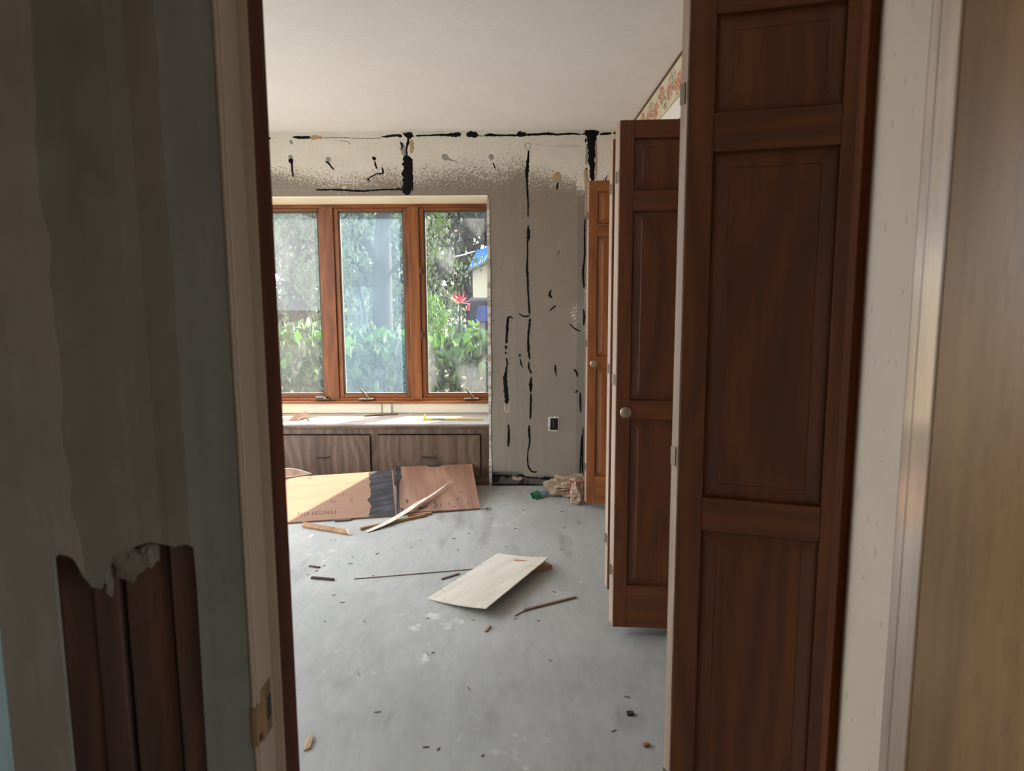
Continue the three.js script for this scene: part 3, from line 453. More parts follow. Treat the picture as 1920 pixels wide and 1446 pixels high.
// ---------------------------------------------------------------- doorway between hall and room
const doorway = structGroup('door_1');
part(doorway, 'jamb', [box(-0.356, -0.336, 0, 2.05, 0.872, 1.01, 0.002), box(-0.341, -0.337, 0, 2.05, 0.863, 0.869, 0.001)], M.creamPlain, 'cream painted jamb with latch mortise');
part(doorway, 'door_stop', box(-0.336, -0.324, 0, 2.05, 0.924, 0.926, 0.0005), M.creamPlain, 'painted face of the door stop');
part(doorway, 'door_stop', box(-0.336, -0.324, 0, 2.05, 0.926, 0.985, 0.002), M.stopDark, 'dark stained side of the door stop');
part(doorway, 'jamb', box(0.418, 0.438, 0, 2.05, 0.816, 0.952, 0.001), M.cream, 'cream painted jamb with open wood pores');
part(doorway, 'door_stop', [box(0.406, 0.4385, 0, 2.05, 0.930, 0.953, 0.0015)], M.stop, 'dark stained door stop');
part(doorway, 'jamb', box(-0.336, 0.418, 2.03, 2.05, 0.83, 1.01, 0.001, 'x'), M.cream);
part(doorway, 'casing', box(0.4182, 0.50, 0, 2.10, 0.7985, 0.8165, 0.001), M.tanEdge, 'glossy tan door casing');
// mortise of the missing strike plate
part(doorway, 'strike_mortise', [box(-0.3375, -0.3345, 0.868, 0.938, 0.880, 0.914, 0.001), box(-0.343, -0.3355, 0.872, 0.925, 0.862, 0.882, 0.001)], M.mortise, 'bare wood mortise of missing strike plate');
part(doorway, 'latch_hole', [box(-0.3345, -0.3338, 0.888, 0.918, 0.897, 0.911, 0.001), box(-0.3356, -0.3340, 0.875, 0.884, 0.868, 0.876, 0.001)], M.darkHole);

// partition beside the doorway: finish torn off, a hole that bares old boards
M.torn = std({ map: tex(512, 1024, (u, v) => {                // 0.5 m wide from x = -0.70, 2.44 m high
  const X = -0.70 + 0.5 * u, Y = 2.44 * v, n = fb(u, v, 12, 40, 4, 161) - 0.5, st = fb(u, v, 30, 2, 3, 162) - 0.5, big = fb(u, v, 5, 9, 3, 163) - 0.5;
  const e1 = -0.545 + 0.012 * (fb(0.5, v, 4, 26, 3, 164) - 0.5) * 2, e2 = -0.405 + 0.005 * (fb(0.5, v, 4, 30, 3, 165) - 0.5);
  let c = [112, 105, 97]; 
  if (X > e1) c = lerp3([99, 92, 84], [90, 88, 76], clamp(0.5 + 1.6 * big)); 
  if (X > -0.462 + 0.006 * n && X < -0.44) c = lerp3(c, [104, 96, 84], 0.6);
  if (X > -0.44 && X < e2) c = lerp3(c, [92, 84, 74], 0.7);
  if (X > e2) c = [99, 97, 91];
  const k = 14 * n + 10 * st; return [c[0] + k, c[1] + k, c[2] + k];
}, true, false), roughness: 0.95, bumpMap: tex(256, 512, (u, v) => [255 * fb(u, v, 14, 40, 4, 166)], false), bumpScale: 0.002 });
{ const w = structGroup('wall_partition'), X0 = -0.651, X1 = -0.341, F = 0.865;
  const s = new THREE.Shape([[X0, 0], [X1, 0], [X1, CEIL], [X0, CEIL]].map((p) => new THREE.Vector2(...p)));
  const hole = [[-0.577, -0.0 + 0.02], [-0.576, 0.83], [-0.576, 1.118], [-0.568, 1.126], [-0.556, 1.122], [-0.550, 1.118], [-0.540, 1.096], [-0.531, 1.083], [-0.520, 1.080], [-0.511, 1.098], [-0.505, 1.118], [-0.490, 1.128], [-0.470, 1.136], [-0.455, 1.140], [-0.440, 1.138], [-0.425, 1.134], [-0.412, 1.138], [-0.402, 1.134], [-0.401, 1.09], [-0.403, 0.84], [-0.404, 0.02]];
  s.holes.push(new THREE.Path(hole.map((p) => new THREE.Vector2(...p)).reverse()));
  const g = new THREE.ExtrudeGeometry(s, { depth: 0.006, bevelEnabled: false }); g.translate(0, 0, -F - 0.006);
  { const p = g.attributes.position, uv = g.attributes.uv; for (let i = 0; i < p.count; i++) uv.setXY(i, (p.getX(i) + 0.70) / 0.5, p.getY(i) / 2.44); }
  part(w, 'wall_board', g, M.torn, 'stained grey wall board with torn opening');
  part(w, 'wall_board', [box(X0, X1 - 0.016, 0, CEIL, 0.995, 1.01, 0), box(X0, X0 + 0.012, 0, CEIL, F + 0.012, 0.995, 0)], M.plaster);
  part(w, 'old_board', box(-0.600, -0.556, 0, 1.35, 0.906, 0.925, 0.003), M.stud, 'old dark brown board in the opening');
  part(w, 'old_board', box(-0.553, -0.518, 0, 1.35, 0.900, 0.920, 0.003), M.stud);
  part(w, 'old_board', box(-0.511, -0.452, 0, 1.35, 0.902, 0.922, 0.003), M.stud);
  part(w, 'old_board', box(-0.440, -0.385, 0, 1.35, 0.879, 0.905, 0.003), M.stud);
  part(w, 'cavity_back', box(-0.62, -0.36, 0, 1.4, 0.93, 0.94, 0), M.darkHole);
  // flaps of torn paper and plaster at the top of the opening
  const flap = (x, y, sx, sy, seed) => { const q = new THREE.IcosahedronGeometry(1, 3), p = q.attributes.position, o = seed * 3.1; for (let i = 0; i < p.count; i++) { const v = new THREE.Vector3().fromBufferAttribute(p, i), k = 1 + 0.5 * noise.noise(v.x * 1.7 + o, v.y * 1.7, v.z * 1.7) + 0.2 * noise.noise(v.x * 5 + o, v.y * 5, v.z * 5); p.setXYZ(i, v.x * k * sx, v.y * k * sy, v.z * k * 0.007); } q.translate(x, y, -F - 0.008); q.computeVertexNormals(); return metric(q); };
  part(w, 'torn_paper', flap(-0.532, 1.104, 0.014, 0.018, 1), M.flap, 'torn grey paper hanging at the top of the opening');
  part(w, 'torn_paper', flap(-0.487, 1.112, 0.022, 0.022, 2), M.flap);
  part(w, 'torn_paper', flap(-0.462, 1.120, 0.014, 0.014, 3), M.flap);
  part(w, 'torn_paper', flap(-0.513, 1.086, 0.004, 0.018, 4), M.flap);
  part(w, 'torn_paper', flap(-0.560, 1.128, 0.012, 0.008, 5), M.flap); }
const wallHall = structGroup('wall_hall');
part(wallHall, 'wall_board', [box(-0.651, 0.44, 2.05, CEIL, 0.87, 1.01, 0), box(0.438, 2.5, 0, CEIL, 0.817, 0.98, 0), box(-2.3, -0.651, 2.05, CEIL, 0.87, 1.01, 0), box(-2.3, -1.45, 0, 2.05, 0.87, 1.01, 0)], M.hallWall);
part(wallHall, 'wall_board', [box(-2.4, -2.3, 0, CEIL, -2.5, 0.88, 0), box(-2.4, 2.6, 0, CEIL, -2.6, -2.5, 0)], M.hallWall);
part(wallHall, 'wall_board', [box(2.5, 2.6, 0, CEIL, -2.5, -2.2, 0), box(2.5, 2.6, 0, CEIL, 0.2, 0.98, 0), box(2.5, 2.6, 0, 0.95, -2.2, 0.2, 0), box(2.5, 2.6, 2.15, CEIL, -2.2, 0.2, 0)], M.hallWall);

// flush slab door folded right back against the hall wall
{ const t = thing('slab_door', 'flush tan wooden door opened flat against the hall wall', 'door', 0.44, 0, 0.78);
  part(t, 'door_face', box(0.4205, 1.17, 0.01, 2.03, 0.763, 0.797, 0.002), M.tan);
  part(t, 'door_edge', box(0.4185, 0.4206, 0.01, 2.03, 0.763, 0.7983, 0.0008), M.tanEdge, 'glossy hinge edge of the door');
  for (const y of [0.28, 1.75]) part(t, 'hinge', box(0.4165, 0.4188, y, y + 0.09, 0.772, 0.799, 0.001), M.bronze); }
// added door: its pale blue stands for the lit sliver beyond the partition
{ const t = thing('added_door', 'added pale blue door giving the bright sliver beyond torn partition', 'door', -1.05, 0, 0.95), blue = std({ color: rgb(190, 230, 250), roughness: 0.5 });
  part(t, 'slab', box(-1.44, -0.655, 0.008, 2.04, 0.945, 0.98, 0.002), blue);
  for (const [a, b] of [[0.2, 0.95], [1.1, 1.9]]) part(t, 'panel', box(-1.33, -0.77, a, b, 0.938, 0.95, 0.006), blue);
  part(t, 'knob', new THREE.SphereGeometry(0.026, 16, 12).translate(-1.38, 0.98, -0.90), M.brass); }
// ---------------------------------------------------------------- what lies about the room
function stick(name, a, b, w, h, mat, label, category, group, y = 0.0005, tilt = 0, bev = 0.0015) {   // a, b: [x, d] on the floor
  const dx = b[0] - a[0], dd = b[1] - a[1], L = Math.hypot(dx, dd), m = shade(new THREE.Mesh(lbox(L, h, w, bev, 'x'), mat));
  m.name = numbered(name); m.position.copy(V((a[0] + b[0]) / 2, y + h / 2 + Math.abs(Math.sin(tilt)) * L / 2, (a[1] + b[1]) / 2)); m.rotation.set(0, Math.atan2(dd, dx), tilt, 'YXZ'); scene.add(m);
  return tag(m, label, category, group);
}
const bil = (q, u, v) => q[0].clone().lerp(q[1], u).lerp(q[3].clone().lerp(q[2], u), v);     // corners: near a, near b, far b, far a
// plywood, leaning on the window seat; the stamp is upside down
function plyTexture() {
  const c = document.createElement('canvas'); c.width = c.height = 1024; const g = c.getContext('2d'), r = rng(9), px = 1024 / 1.3;
  g.fillStyle = '#9c7860'; g.fillRect(0, 0, 1024, 1024);
  for (let i = 0; i < 1500; i++) { g.fillStyle = `rgba(${r() > 0.5 ? '196,158,132' : '130,92,72'},${0.05 + 0.09 * r()})`; g.fillRect(r() * 1024, r() * 1024, 60 + 240 * r(), 1 + 2.5 * r()); }
  for (let i = 0; i < 26; i++) { g.fillStyle = `rgba(120,82,64,${0.03 + 0.05 * r()})`; g.fillRect(0, r() * 1024, 1024, 6 + 30 * r()); }
  g.fillStyle = 'rgba(56,40,34,0.75)'; g.textAlign = 'center';
  const put = (s, x, y, h) => { g.save(); g.translate(x * px, 1024 - y * px); g.rotate(Math.PI); g.font = `${h * px * 1.35}px sans-serif`; g.fillText(s, 0, 0); g.restore(); };
  put('FINISH ON', 0.78, 0.085, 0.036); put('16', 0.88, 0.185, 0.03); put('2', 0.99, 0.19, 0.034); put('1', 0.94, 0.245, 0.026); put('CU', 0.90, 0.53, 0.03); put('Z', 0.73, 0.46, 0.05); put('M', 1.16, 0.17, 0.028); put('T', 1.15, 0.12, 0.024);
  g.strokeStyle = 'rgba(90,66,58,0.7)'; g.lineWidth = 2; g.beginPath(); g.moveTo(1.12 * px, 1024 - 0.26 * px); g.lineTo(1.2 * px, 1024 - 0.265 * px); g.stroke();
  const t = new THREE.CanvasTexture(c); t.colorSpace = THREE.SRGBColorSpace; t.magFilter = THREE.LinearFilter; return t;
}
M.plyPrint = std({ map: plyTexture(), roughness: 0.75 });
const plyA = [V(-2.02, 0.012, 4.186), V(-0.79, 0.012, 4.470), V(-0.880, 0.190, 4.874), V(-2.10, 0.180, 4.59)];
{ const t = thing('plywood_sheet', 'long pinkish plywood offcut with stamped print and black band, leaning on window seat', 'plywood', -1.4, 0, 4.6);
  const P = (u, v) => bil(plyA, u, v);
  part(t, 'board', sheet([P(0, 0), P(1, 0), P(1, 1), P(0.53, 1), P(0.34, 0.90), P(0.2, 0.83), P(0, 0.8)], 0.008, null, 1.3), M.plyPrint);
  const r = rng(12), edge = []; for (let i = 0; i <= 22; i++) edge.push(P(0.872 + 0.022 * noise.noise(i * 0.31, 2.2, 0) + 0.016 * noise.noise(i * 0.8, 7, 0) + 0.004 * (r() - 0.5), i / 22).add(new THREE.Vector3(0, 0.002, 0)));
  part(t, 'adhesive_band', sheet([...edge, P(0.992, 1).add(new THREE.Vector3(0, 0.002, 0)), P(0.992, 0).add(new THREE.Vector3(0, 0.002, 0))], 0.0025), M.blackBand, 'rough black adhesive band across the board'); }
const plyB = [V(-0.785, 0.020, 4.482), V(-0.282, 0.012, 4.611), V(-0.368, 0.166, 5.150), V(-0.898, 0.168, 5.060)];
{ const t = thing('plywood_sheet', 'squarish pinkish plywood offcut with black specks overlapping the longer sheet', 'plywood', -0.6, 0, 4.8);
  const P = (u, v) => bil(plyB, u, v), up = (p, y = 0.0012) => p.add(new THREE.Vector3(0, y, 0));
  part(t, 'board', sheet([P(0, 0), P(1, 0), P(1, 1), P(0, 1)], 0.009), M.ply);
  const r = rng(15), edge = []; for (let i = 0; i <= 12; i++) edge.push(up(P(0.02 + 0.05 * smooth(0.45, 0.9, i / 12) * (0.8 + 0.4 * r()) + 0.012 * r(), i / 12)));
  part(t, 'adhesive_band', sheet([up(P(0.001, 0)), ...edge, up(P(0.001, 1))], 0.0014), M.blackBand);
  const specks = [[0.12, 0.22, 0.02, 0.05], [0.2, 0.14, 0.026, 0.05], [0.28, 0.06, 0.05, 0.03], [0.34, 0.09, 0.03, 0.03], [0.46, 0.16, 0.012, 0.05], [0.47, 0.09, 0.016, 0.03], [0.44, 0.06, 0.01, 0.02], [0.52, 0.1, 0.006, 0.03], [0.62, 0.12, 0.006, 0.02], [0.74, 0.2, 0.012, 0.03], [0.8, 0.34, 0.01, 0.02], [0.56, 0.42, 0.008, 0.03], [0.86, 0.1, 0.01, 0.02], [0.92, 0.22, 0.006, 0.02], [0.05, 0.05, 0.03, 0.06], [0.68, 0.05, 0.012, 0.016]];
  for (const [u, v, a, b] of specks) part(t, 'black_speck', sheet([0, 1, 2, 3, 4, 5, 6].map((k) => { const w = k / 7 * Math.PI * 2, q = 0.7 + 0.6 * r(); return up(P(u + a * 0.8 * q * Math.cos(w), v + b * 0.9 * q * Math.sin(w)), 0.002); }), 0.002), M.blackBand);
  part(t, 'paint_smear', sheet([up(P(0.40, 1)), up(P(0.62, 1)), up(P(0.58, 0.97)), up(P(0.52, 0.955)), up(P(0.45, 0.965))], 0.001), M.blackBand); }
{ const t = thing('plywood_sheet', 'splintered plywood strip with torn pale edges behind the long sheet', 'plywood', -1.75, 0, 5.0);
  const a = [V(-2.008, 0.187, 4.770), V(-1.633, 0.195, 4.870), V(-1.562, 0.196, 4.890), V(-1.491, 0.188, 4.870), V(-1.420, 0.177, 4.840), V(-1.460, 0.172, 4.815), V(-1.582, 0.166, 4.770), V(-1.643, 0.168, 4.750), V(-2.008, 0.158, 4.670)];
  part(t, 'board', sheet(a, 0.006), M.ply);
  part(t, 'torn_edge', [taper([V(-2.008, 0.189, 4.775), V(-1.633, 0.198, 4.870), V(-1.562, 0.198, 4.890), V(-1.420, 0.179, 4.840)], [0.004, 0.006, 0.004, 0.001], 5), taper([V(-2.008, 0.162, 4.670), V(-1.643, 0.171, 4.750), V(-1.562, 0.170, 4.780), V(-1.420, 0.178, 4.835)], [0.004, 0.006, 0.005, 0.001], 5)], M.paleStrip); }
stick('wood_block', [-1.155, 4.375], [-1.06, 4.397], 0.03, 0.012, M.oldStick, 'small dull brown block at the front edge of long plywood sheet', 'wood scrap');
for (const [x, d] of [[-0.55, 5.0], [-1.4, 4.62]]) stick('wood_block', [x - 0.1, d - 0.03], [x + 0.1, d + 0.01], 0.07, 0.075, M.stud, x > -1 ? 'dark timber block hidden under the squarish plywood sheet' : 'dark timber block hidden under the long plywood sheet', 'wood scrap');
// pale veneer strip, bent over the edge of the plywood
{ const pts = [V(-0.921, 0.004, 4.182), V(-0.822, 0.02, 4.296), V(-0.735, 0.038, 4.45), V(-0.665, 0.060, 4.575), V(-0.60, 0.080, 4.665), V(-0.488, 0.120, 4.875)], c = new THREE.CatmullRomCurve3(pts), W = [0.034, 0.040, 0.040, 0.036, 0.022, 0.003], pos = [], uv = [], n = 30, row = [];
  for (let i = 0; i <= n; i++) { const t = i / n, p = c.getPoint(t), d = c.getTangent(t), s = new THREE.Vector3(0, 1, 0).cross(d).normalize(), f = t * 5, k = Math.min(4, Math.floor(f)), w = mix(W[k], W[k + 1], f - k) / 2, jag = i > 18 ? 0.003 * hash(i, 1, 3) : 0; row.push([p.clone().addScaledVector(s, w - jag), p.clone().addScaledVector(s, -w), t]); }
  for (let i = 0; i < n; i++) { const [a, b] = row[i], [e, f] = row[i + 1], o = new THREE.Vector3(0, 0.003, 0); for (const [p, q, r, s] of [[a, b, f, e], [a.clone().sub(o), e.clone().sub(o), f.clone().sub(o), b.clone().sub(o)], [b, b.clone().sub(o), f.clone().sub(o), f], [a, e, e.clone().sub(o), a.clone().sub(o)]]) { for (const v of [p, q, r, p, r, s]) { pos.push(v.x, v.y, v.z); uv.push(v.x * 2, v.z); } } }
  const m = obj('veneer_strip', fromTris(pos, uv), M.paleStrip); tag(m, 'long pale veneer strip bent up over the plywood sheets', 'wood strip'); }
stick('moulding_strip', [-0.965, 4.215], [-0.61, 4.475], 0.022, 0.016, M.moulding, 'tan moulding length lying beneath the bent pale veneer strip', 'moulding', undefined, 0.0005, 0, 0.004);
stick('moulding_strip', [-0.72, 4.455], [-0.58, 4.51], 0.020, 0.018, M.moulding, 'short tan moulding piece crossing behind the longer one', 'moulding', undefined, 0.0005, 0, 0.004);
{ const a = new THREE.Vector2(-1.335, 4.278), b = new THREE.Vector2(-0.995, 4.132), t = b.clone().sub(a).normalize(), n = new THREE.Vector2(-t.y, t.x), P = (s, w, y) => V(a.x + t.x * s + n.x * w, y, a.y + t.y * s + n.y * w), L = a.distanceTo(b);
  const m = thing('trim_piece', 'tan mitred trim piece lying alone before the long plywood sheet', 'trim', -1.16, 0, 4.2);
  part(m, 'strip', sheet([P(0.02, -0.016, 0.014), P(L - 0.01, -0.016, 0.010), P(L - 0.05, 0.018, 0.022), P(0, 0.018, 0.026), P(0.028, 0.004, 0.02)], 0.010), M.moulding);
  part(m, 'cut_edge', sheet([P(L - 0.01, -0.017, 0.0115), P(L + 0.012, -0.012, 0.004), P(L - 0.04, 0.018, 0.0225), P(L - 0.055, 0.018, 0.0235)], 0.003), M.paleStrip); }
// split pale hardboard sheet, curling up along one side
{ const q = [V(-0.446, 0.005, 3.262), V(-0.165, 0.052, 3.055), V(0.126, 0.052, 3.655), V(-0.140, 0.014, 3.81)], P = (u, v) => bil(q, u, v).add(new THREE.Vector3(0, -0.014 * Math.sin(Math.PI * u) * 0.5, 0)), pts = [];
  const t = thing('hardboard_sheet', 'cream hardboard sheet with split edges lying on bare floor', 'hardboard', -0.15, 0, 3.45);
  const left = [[0.17, 0.17], [0.36, 0.13], [0.49, 0.14], [0.72, 0.2]];   // place along the edge, depth of the split
  for (const u of [0, 0.15, 0.3, 0.45, 0.6, 0.8, 1]) pts.push(P(u, 0));
  for (const v of [0.3, 0.6]) pts.push(P(1, v)); pts.push(P(1, 0.79), P(0.62, 0.775), P(0.995, 0.80), P(1.0, 0.9), P(0.985, 1));
  for (const u of [0.7, 0.5, 0.25, 0]) pts.push(P(u, 1));
  for (const [v, d] of left.slice().reverse()) pts.push(P(0, v + 0.016), P(d, v - 0.02), P(0.004, v - 0.010));
  part(t, 'board', sheet(pts, 0.005), M.paleStrip);
  part(t, 'knot', sheet([0, 1, 2, 3, 4, 5, 6, 7].map((k) => P(0.52 + (k === 0 ? 0.2 : 0.09) * Math.cos(k / 8 * 6.283), 0.9 + 0.02 * Math.sin(k / 8 * 6.283)).add(new THREE.Vector3(0, 0.001, 0))), 0.0012), M.moulding, 'tan knot');
  part(t, 'split', sheet([P(0.5, 0.50), P(0.52, 0.50), P(0.46, 0.60), P(0.45, 0.60)].map((p) => p.add(new THREE.Vector3(0, 0.0008, 0))), 0.001), M.oldStick); }
stick('wood_block', [0.03, 3.60], [0.125, 3.655], 0.07, 0.020, M.ply, 'small reddish plywood scrap poking from under the cream hardboard', 'wood scrap');
stick('metal_strip', [-0.835, 3.488], [-0.24, 3.62], 0.006, 0.004, M.oldStick, 'very long thin dark strip running toward the cream hardboard', 'strip');
stick('wood_stick', [-0.405, 3.485], [-0.325, 3.555], 0.013, 0.006, M.oldStick, 'short grey stick beside the split edge of cream hardboard', 'stick');
stick('wood_stick', [0.0, 3.14], [0.238, 3.279], 0.013, 0.008, M.oldStick, 'long slim brown stick on open floor beside cream hardboard', 'stick');
stick('wood_stick', [-0.04, 3.085], [0.003, 3.143], 0.005, 0.004, M.oldStick, 'thin dark twig touching the end of slim brown stick', 'stick');
stick('wood_stick', [-1.05, 3.497], [-0.932, 3.472], 0.016, 0.010, M.stud, 'stubby reddish brown stick on floor close to door stop', 'stick');
stick('wood_stick', [-1.105, 3.652], [-1.045, 3.632], 0.014, 0.006, M.stud, 'small pointed brown sliver behind the stubby reddish stick', 'stick');
stick('wood_stick', [-0.163, 2.935], [-0.147, 2.988], 0.011, 0.007, M.pine, 'tiny pale wood chip alone in front of cream hardboard', 'wood chip');
stick('wood_stick', [0.345, 2.345], [0.368, 2.345], 0.02, 0.008, M.stud, 'tiny square brown chip near the nearest closet door', 'wood chip');
stick('wood_stick', [0.372, 2.168], [0.392, 2.178], 0.014, 0.008, M.moulding, 'tiny tan chip closest to the nearest closet door', 'wood chip');
{ const g = sheet([V(-0.690, 0.004, 2.135), V(-0.672, 0.006, 2.15), V(-0.676, 0.010, 2.19), V(-0.688, 0.012, 2.225), V(-0.697, 0.004, 2.18)], 0.003); tag(obj('paper_scrap', g, M.tanPaper), 'small curled tan paper scrap on floor close to camera', 'paper scrap'); }
{ const t = thing('bent_nail_cluster', 'small tangle of bent metal clips at the corner of squarish plywood', 'clips', -0.25, 0, 4.61);
  part(t, 'clip', taper([V(-0.275, 0.004, 4.60), V(-0.25, 0.014, 4.585), V(-0.225, 0.004, 4.62), V(-0.25, 0.006, 4.63)], [0.003, 0.003, 0.003, 0.003], 6), M.bronze);
  part(t, 'clip', taper([V(-0.26, 0.012, 4.62), V(-0.235, 0.006, 4.60), V(-0.215, 0.010, 4.635)], [0.003, 0.003, 0.003], 6), M.steel); }
const SPL = [[-1.03, 3.66], [-1.05, 3.59], [-1.08, 3.54], [-1.09, 4.03], [-1.07, 4.05], [-0.58, 4.03], [-0.62, 3.93], [-0.32, 4.16], [-0.4, 4.07], [-0.05, 4.24], [0.33, 4.36], [0.24, 4.26], [-0.79, 3.83], [-0.91, 3.78], [-0.9, 3.69], [-0.89, 3.3], [-0.83, 3.22], [-0.86, 3.03], [-0.69, 3.03], [-0.42, 3.06], [-0.38, 2.75], [-0.36, 2.76], [-0.75, 3.53], [0.06, 3.04], [0.14, 3.34], [-0.04, 3.06], [-0.22, 3.04], [0.29, 2.25], [-0.31, 2.16], [-0.27, 2.15], [-0.13, 2.12], [0.36, 2.45], [-0.24, 3.92], [0.24, 4.57], [-0.1, 3.94], [-0.36, 3.89], [-0.98, 2.75], [-0.62, 2.6], [0.1, 2.7], [-0.2, 2.5], [0.2, 3.9], [0.0, 4.6], [0.22, 4.75], [-0.5, 2.35], [-0.15, 4.95]];
{ const r = rng(21); let first = null;
  SPL.forEach(([x, d], i) => { let m; if (!first) m = first = shade(new THREE.Mesh(lbox(0.022, 0.0025, 0.0035, 0.0008, 'x'), M.oldStick)); else m = first.clone();
    m.name = numbered('wood_splinter'); scene.add(m); m.position.copy(V(x, 0.0022, d)); m.rotation.y = r() * 3.14; m.scale.set(0.4 + 0.9 * r(), 1, 0.6 + 0.7 * r());
    tag(m, 'thin dark wood splinter lying loose on the bare concrete floor', 'splinter', 'wood splinters scattered on the floor'); }); }
// crumpled plastic bag and a green wrapper
M.bag = phys({ color: rgb(182, 156, 126), roughness: 0.9, transmission: 0.35, thickness: 0, clearcoat: 0.5, clearcoatRoughness: 0.25 });
M.redPrint = phys({ color: rgb(170, 88, 60), roughness: 0.9, transmission: 0.3, thickness: 0, clearcoat: 0.5, clearcoatRoughness: 0.25 });
function crumple(cx, cy, cd, rx, ry, rd, seed, detail = 14) {
  const g = new THREE.IcosahedronGeometry(1, detail), p = g.attributes.position, o = seed * 7.3;
  for (let i = 0; i < p.count; i++) { const v = new THREE.Vector3().fromBufferAttribute(p, i); const n1 = noise.noise(v.x * 1.6 + o, v.y * 1.6, v.z * 1.6), rg = (s) => 1 - 2 * Math.abs(noise.noise(v.x * s + o, v.y * s * 1.3, v.z * s)), k = 0.8 + 0.42 * n1 + 0.2 * rg(3.2) + 0.09 * rg(7.5);
    p.setXYZ(i, cx + v.x * k * rx, Math.max(0.003 + 0.004 * (noise.noise(v.x * 9, v.z * 9, o) + 1), cy + v.y * k * ry), -cd + v.z * k * rd); }
  g.computeVertexNormals(); return metric(g, 'y', 1, false);
}
{ const t = thing('plastic_bag', 'crumpled tan plastic bag with red print against orange brown closet door', 'plastic bag', 0.33, 0, 4.92);
  part(t, 'bag_body', crumple(0.31, 0.055, 4.97, 0.145, 0.075, 0.11, 1, 22), M.bag);
  part(t, 'bag_neck', crumple(0.345, 0.060, 4.74, 0.042, 0.085, 0.055, 2, 16), M.bag);
  part(t, 'printed_patch', crumple(0.355, 0.093, 4.86, 0.060, 0.034, 0.09, 3, 14), M.redPrint, 'faded red print on the bag'); }
{ const t = thing('plastic_wrapper', 'green and clear plastic wrapper lying beside crumpled tan bag', 'wrapper', 0.1, 0, 4.88);
  const cup = (a, b, ra, rb, y) => { const ax = V(b[0] - a[0], y, b[1] - a[1]), L = ax.length(), g = new THREE.CylinderGeometry(rb, ra, L, 6, 3, true); g.scale(1, 1, 0.55); g.applyQuaternion(new THREE.Quaternion().setFromUnitVectors(new THREE.Vector3(0, 1, 0), ax.clone().normalize())); g.translate((a[0] + b[0]) / 2, 0.022, -(a[1] + b[1]) / 2); return g; };
  part(t, 'wrapper_end', cup([0.062, 4.84], [0.105, 4.875], 0.036, 0.030, 0.012), phys({ color: rgb(28, 130, 84), roughness: 0.3, transmission: 0.4, thickness: 0, clearcoat: 1 }), 'green end');
  part(t, 'wrapper_body', cup([0.105, 4.875], [0.155, 4.93], 0.030, 0.022, 0.016), phys({ color: rgb(150, 186, 200), roughness: 0.3, transmission: 0.4, thickness: 0, clearcoat: 1 }), 'clear bluish body'); }
// on the window seat
{ const t = thing('pry_bar', 'yellow flat pry bar with hooked end lying on window seat top', 'pry bar', -0.5, 0.45, 5.31);
  const s = new THREE.Shape(); s.moveTo(-0.722, 0.452); s.lineTo(-0.40, 0.452); s.lineTo(-0.395, 0.459); s.lineTo(-0.712, 0.4605); s.quadraticCurveTo(-0.717, 0.462, -0.717, 0.47); s.lineTo(-0.7185, 0.496); s.lineTo(-0.725, 0.484); s.lineTo(-0.7275, 0.460); s.quadraticCurveTo(-0.7275, 0.453, -0.722, 0.452);
  const g = new THREE.ExtrudeGeometry(s, { depth: 0.022, bevelEnabled: true, bevelSize: 0.001, bevelThickness: 0.001, bevelSegments: 1 }); g.translate(0, 0, -5.335);
  part(t, 'bar', g, M.yellow);
  const f = new THREE.Shape(); f.moveTo(-0.40, 0); f.lineTo(-0.30, 0.008); f.lineTo(-0.295, 0.003); f.lineTo(-0.345, -0.011); f.lineTo(-0.296, -0.020); f.lineTo(-0.300, -0.028); f.lineTo(-0.40, -0.022);
  const g2 = new THREE.ExtrudeGeometry(f, { depth: 0.006, bevelEnabled: false }); g2.rotateX(-Math.PI / 2); g2.translate(0, 0.452, -5.335);
  part(t, 'claw', g2, M.yellow, 'split claw end');
  part(t, 'paper_sleeve', box(-0.668, -0.585, 0.4505, 0.4622, 5.311, 5.337, 0.001), M.steel, 'grey sleeve round the bar'); }
tag(obj('paper_scrap', sheet([V(-1.70, 0.452, 5.30), V(-1.63, 0.458, 5.31), V(-1.59, 0.476, 5.37), V(-1.62, 0.494, 5.46), V(-1.70, 0.470, 5.42)], 0.003), M.ply), 'folded brown paper scrap on the sunlit window seat end', 'paper scrap');
tag(obj('paper_scrap', sheet([V(-1.565, 0.453, 5.29), V(-1.545, 0.455, 5.27), V(-1.58, 0.468, 5.34), V(-1.60, 0.464, 5.35)], 0.003), M.oldStick), 'tiny curled dark scrap beside folded brown paper on seat', 'paper scrap');
stick('wood_stick', [-1.19, 5.47], [-0.95, 5.545], 0.022, 0.010, M.oldStick, 'flat brown lath on window seat below the batten', 'stick', undefined, 0.4505);

// ---------------------------------------------------------------- outdoors
M.ground = std({ map: tex(512, 512, (u, v) => { const f = fb(u, v, 8, 8, 5, 201), g = vn(u * 90, v * 90, 90, 90, 202); return lerp3([58, 48, 36], [128, 110, 88], clamp(f * 0.7 + g * 0.45 - 0.1)); }), roughness: 1 });
struct('ground', box(-60, 60, -0.75, -0.55, -40, 90, 0, 'z', 3), M.ground);
struct('added_bounce_slab', box(-12, -2.42, -0.56, -0.02, -6, 9, 0, 'z', 3), M.concrete);  // unseen pale slab added to bounce sunlight up to the ceiling
M.bark = std({ map: woodTex([20, 18, 16], [34, 30, 27], [50, 45, 40], 211, { rings: 20 }), roughness: 1 });
const leafMat = (h, s, l, t = 0.35, coat = 0.25, gloss = 0.35) => phys({ color: new THREE.Color().setHSL(h, s, l, THREE.SRGBColorSpace), roughness: 0.95, transmission: t, thickness: 0, clearcoat: coat, clearcoatRoughness: gloss });
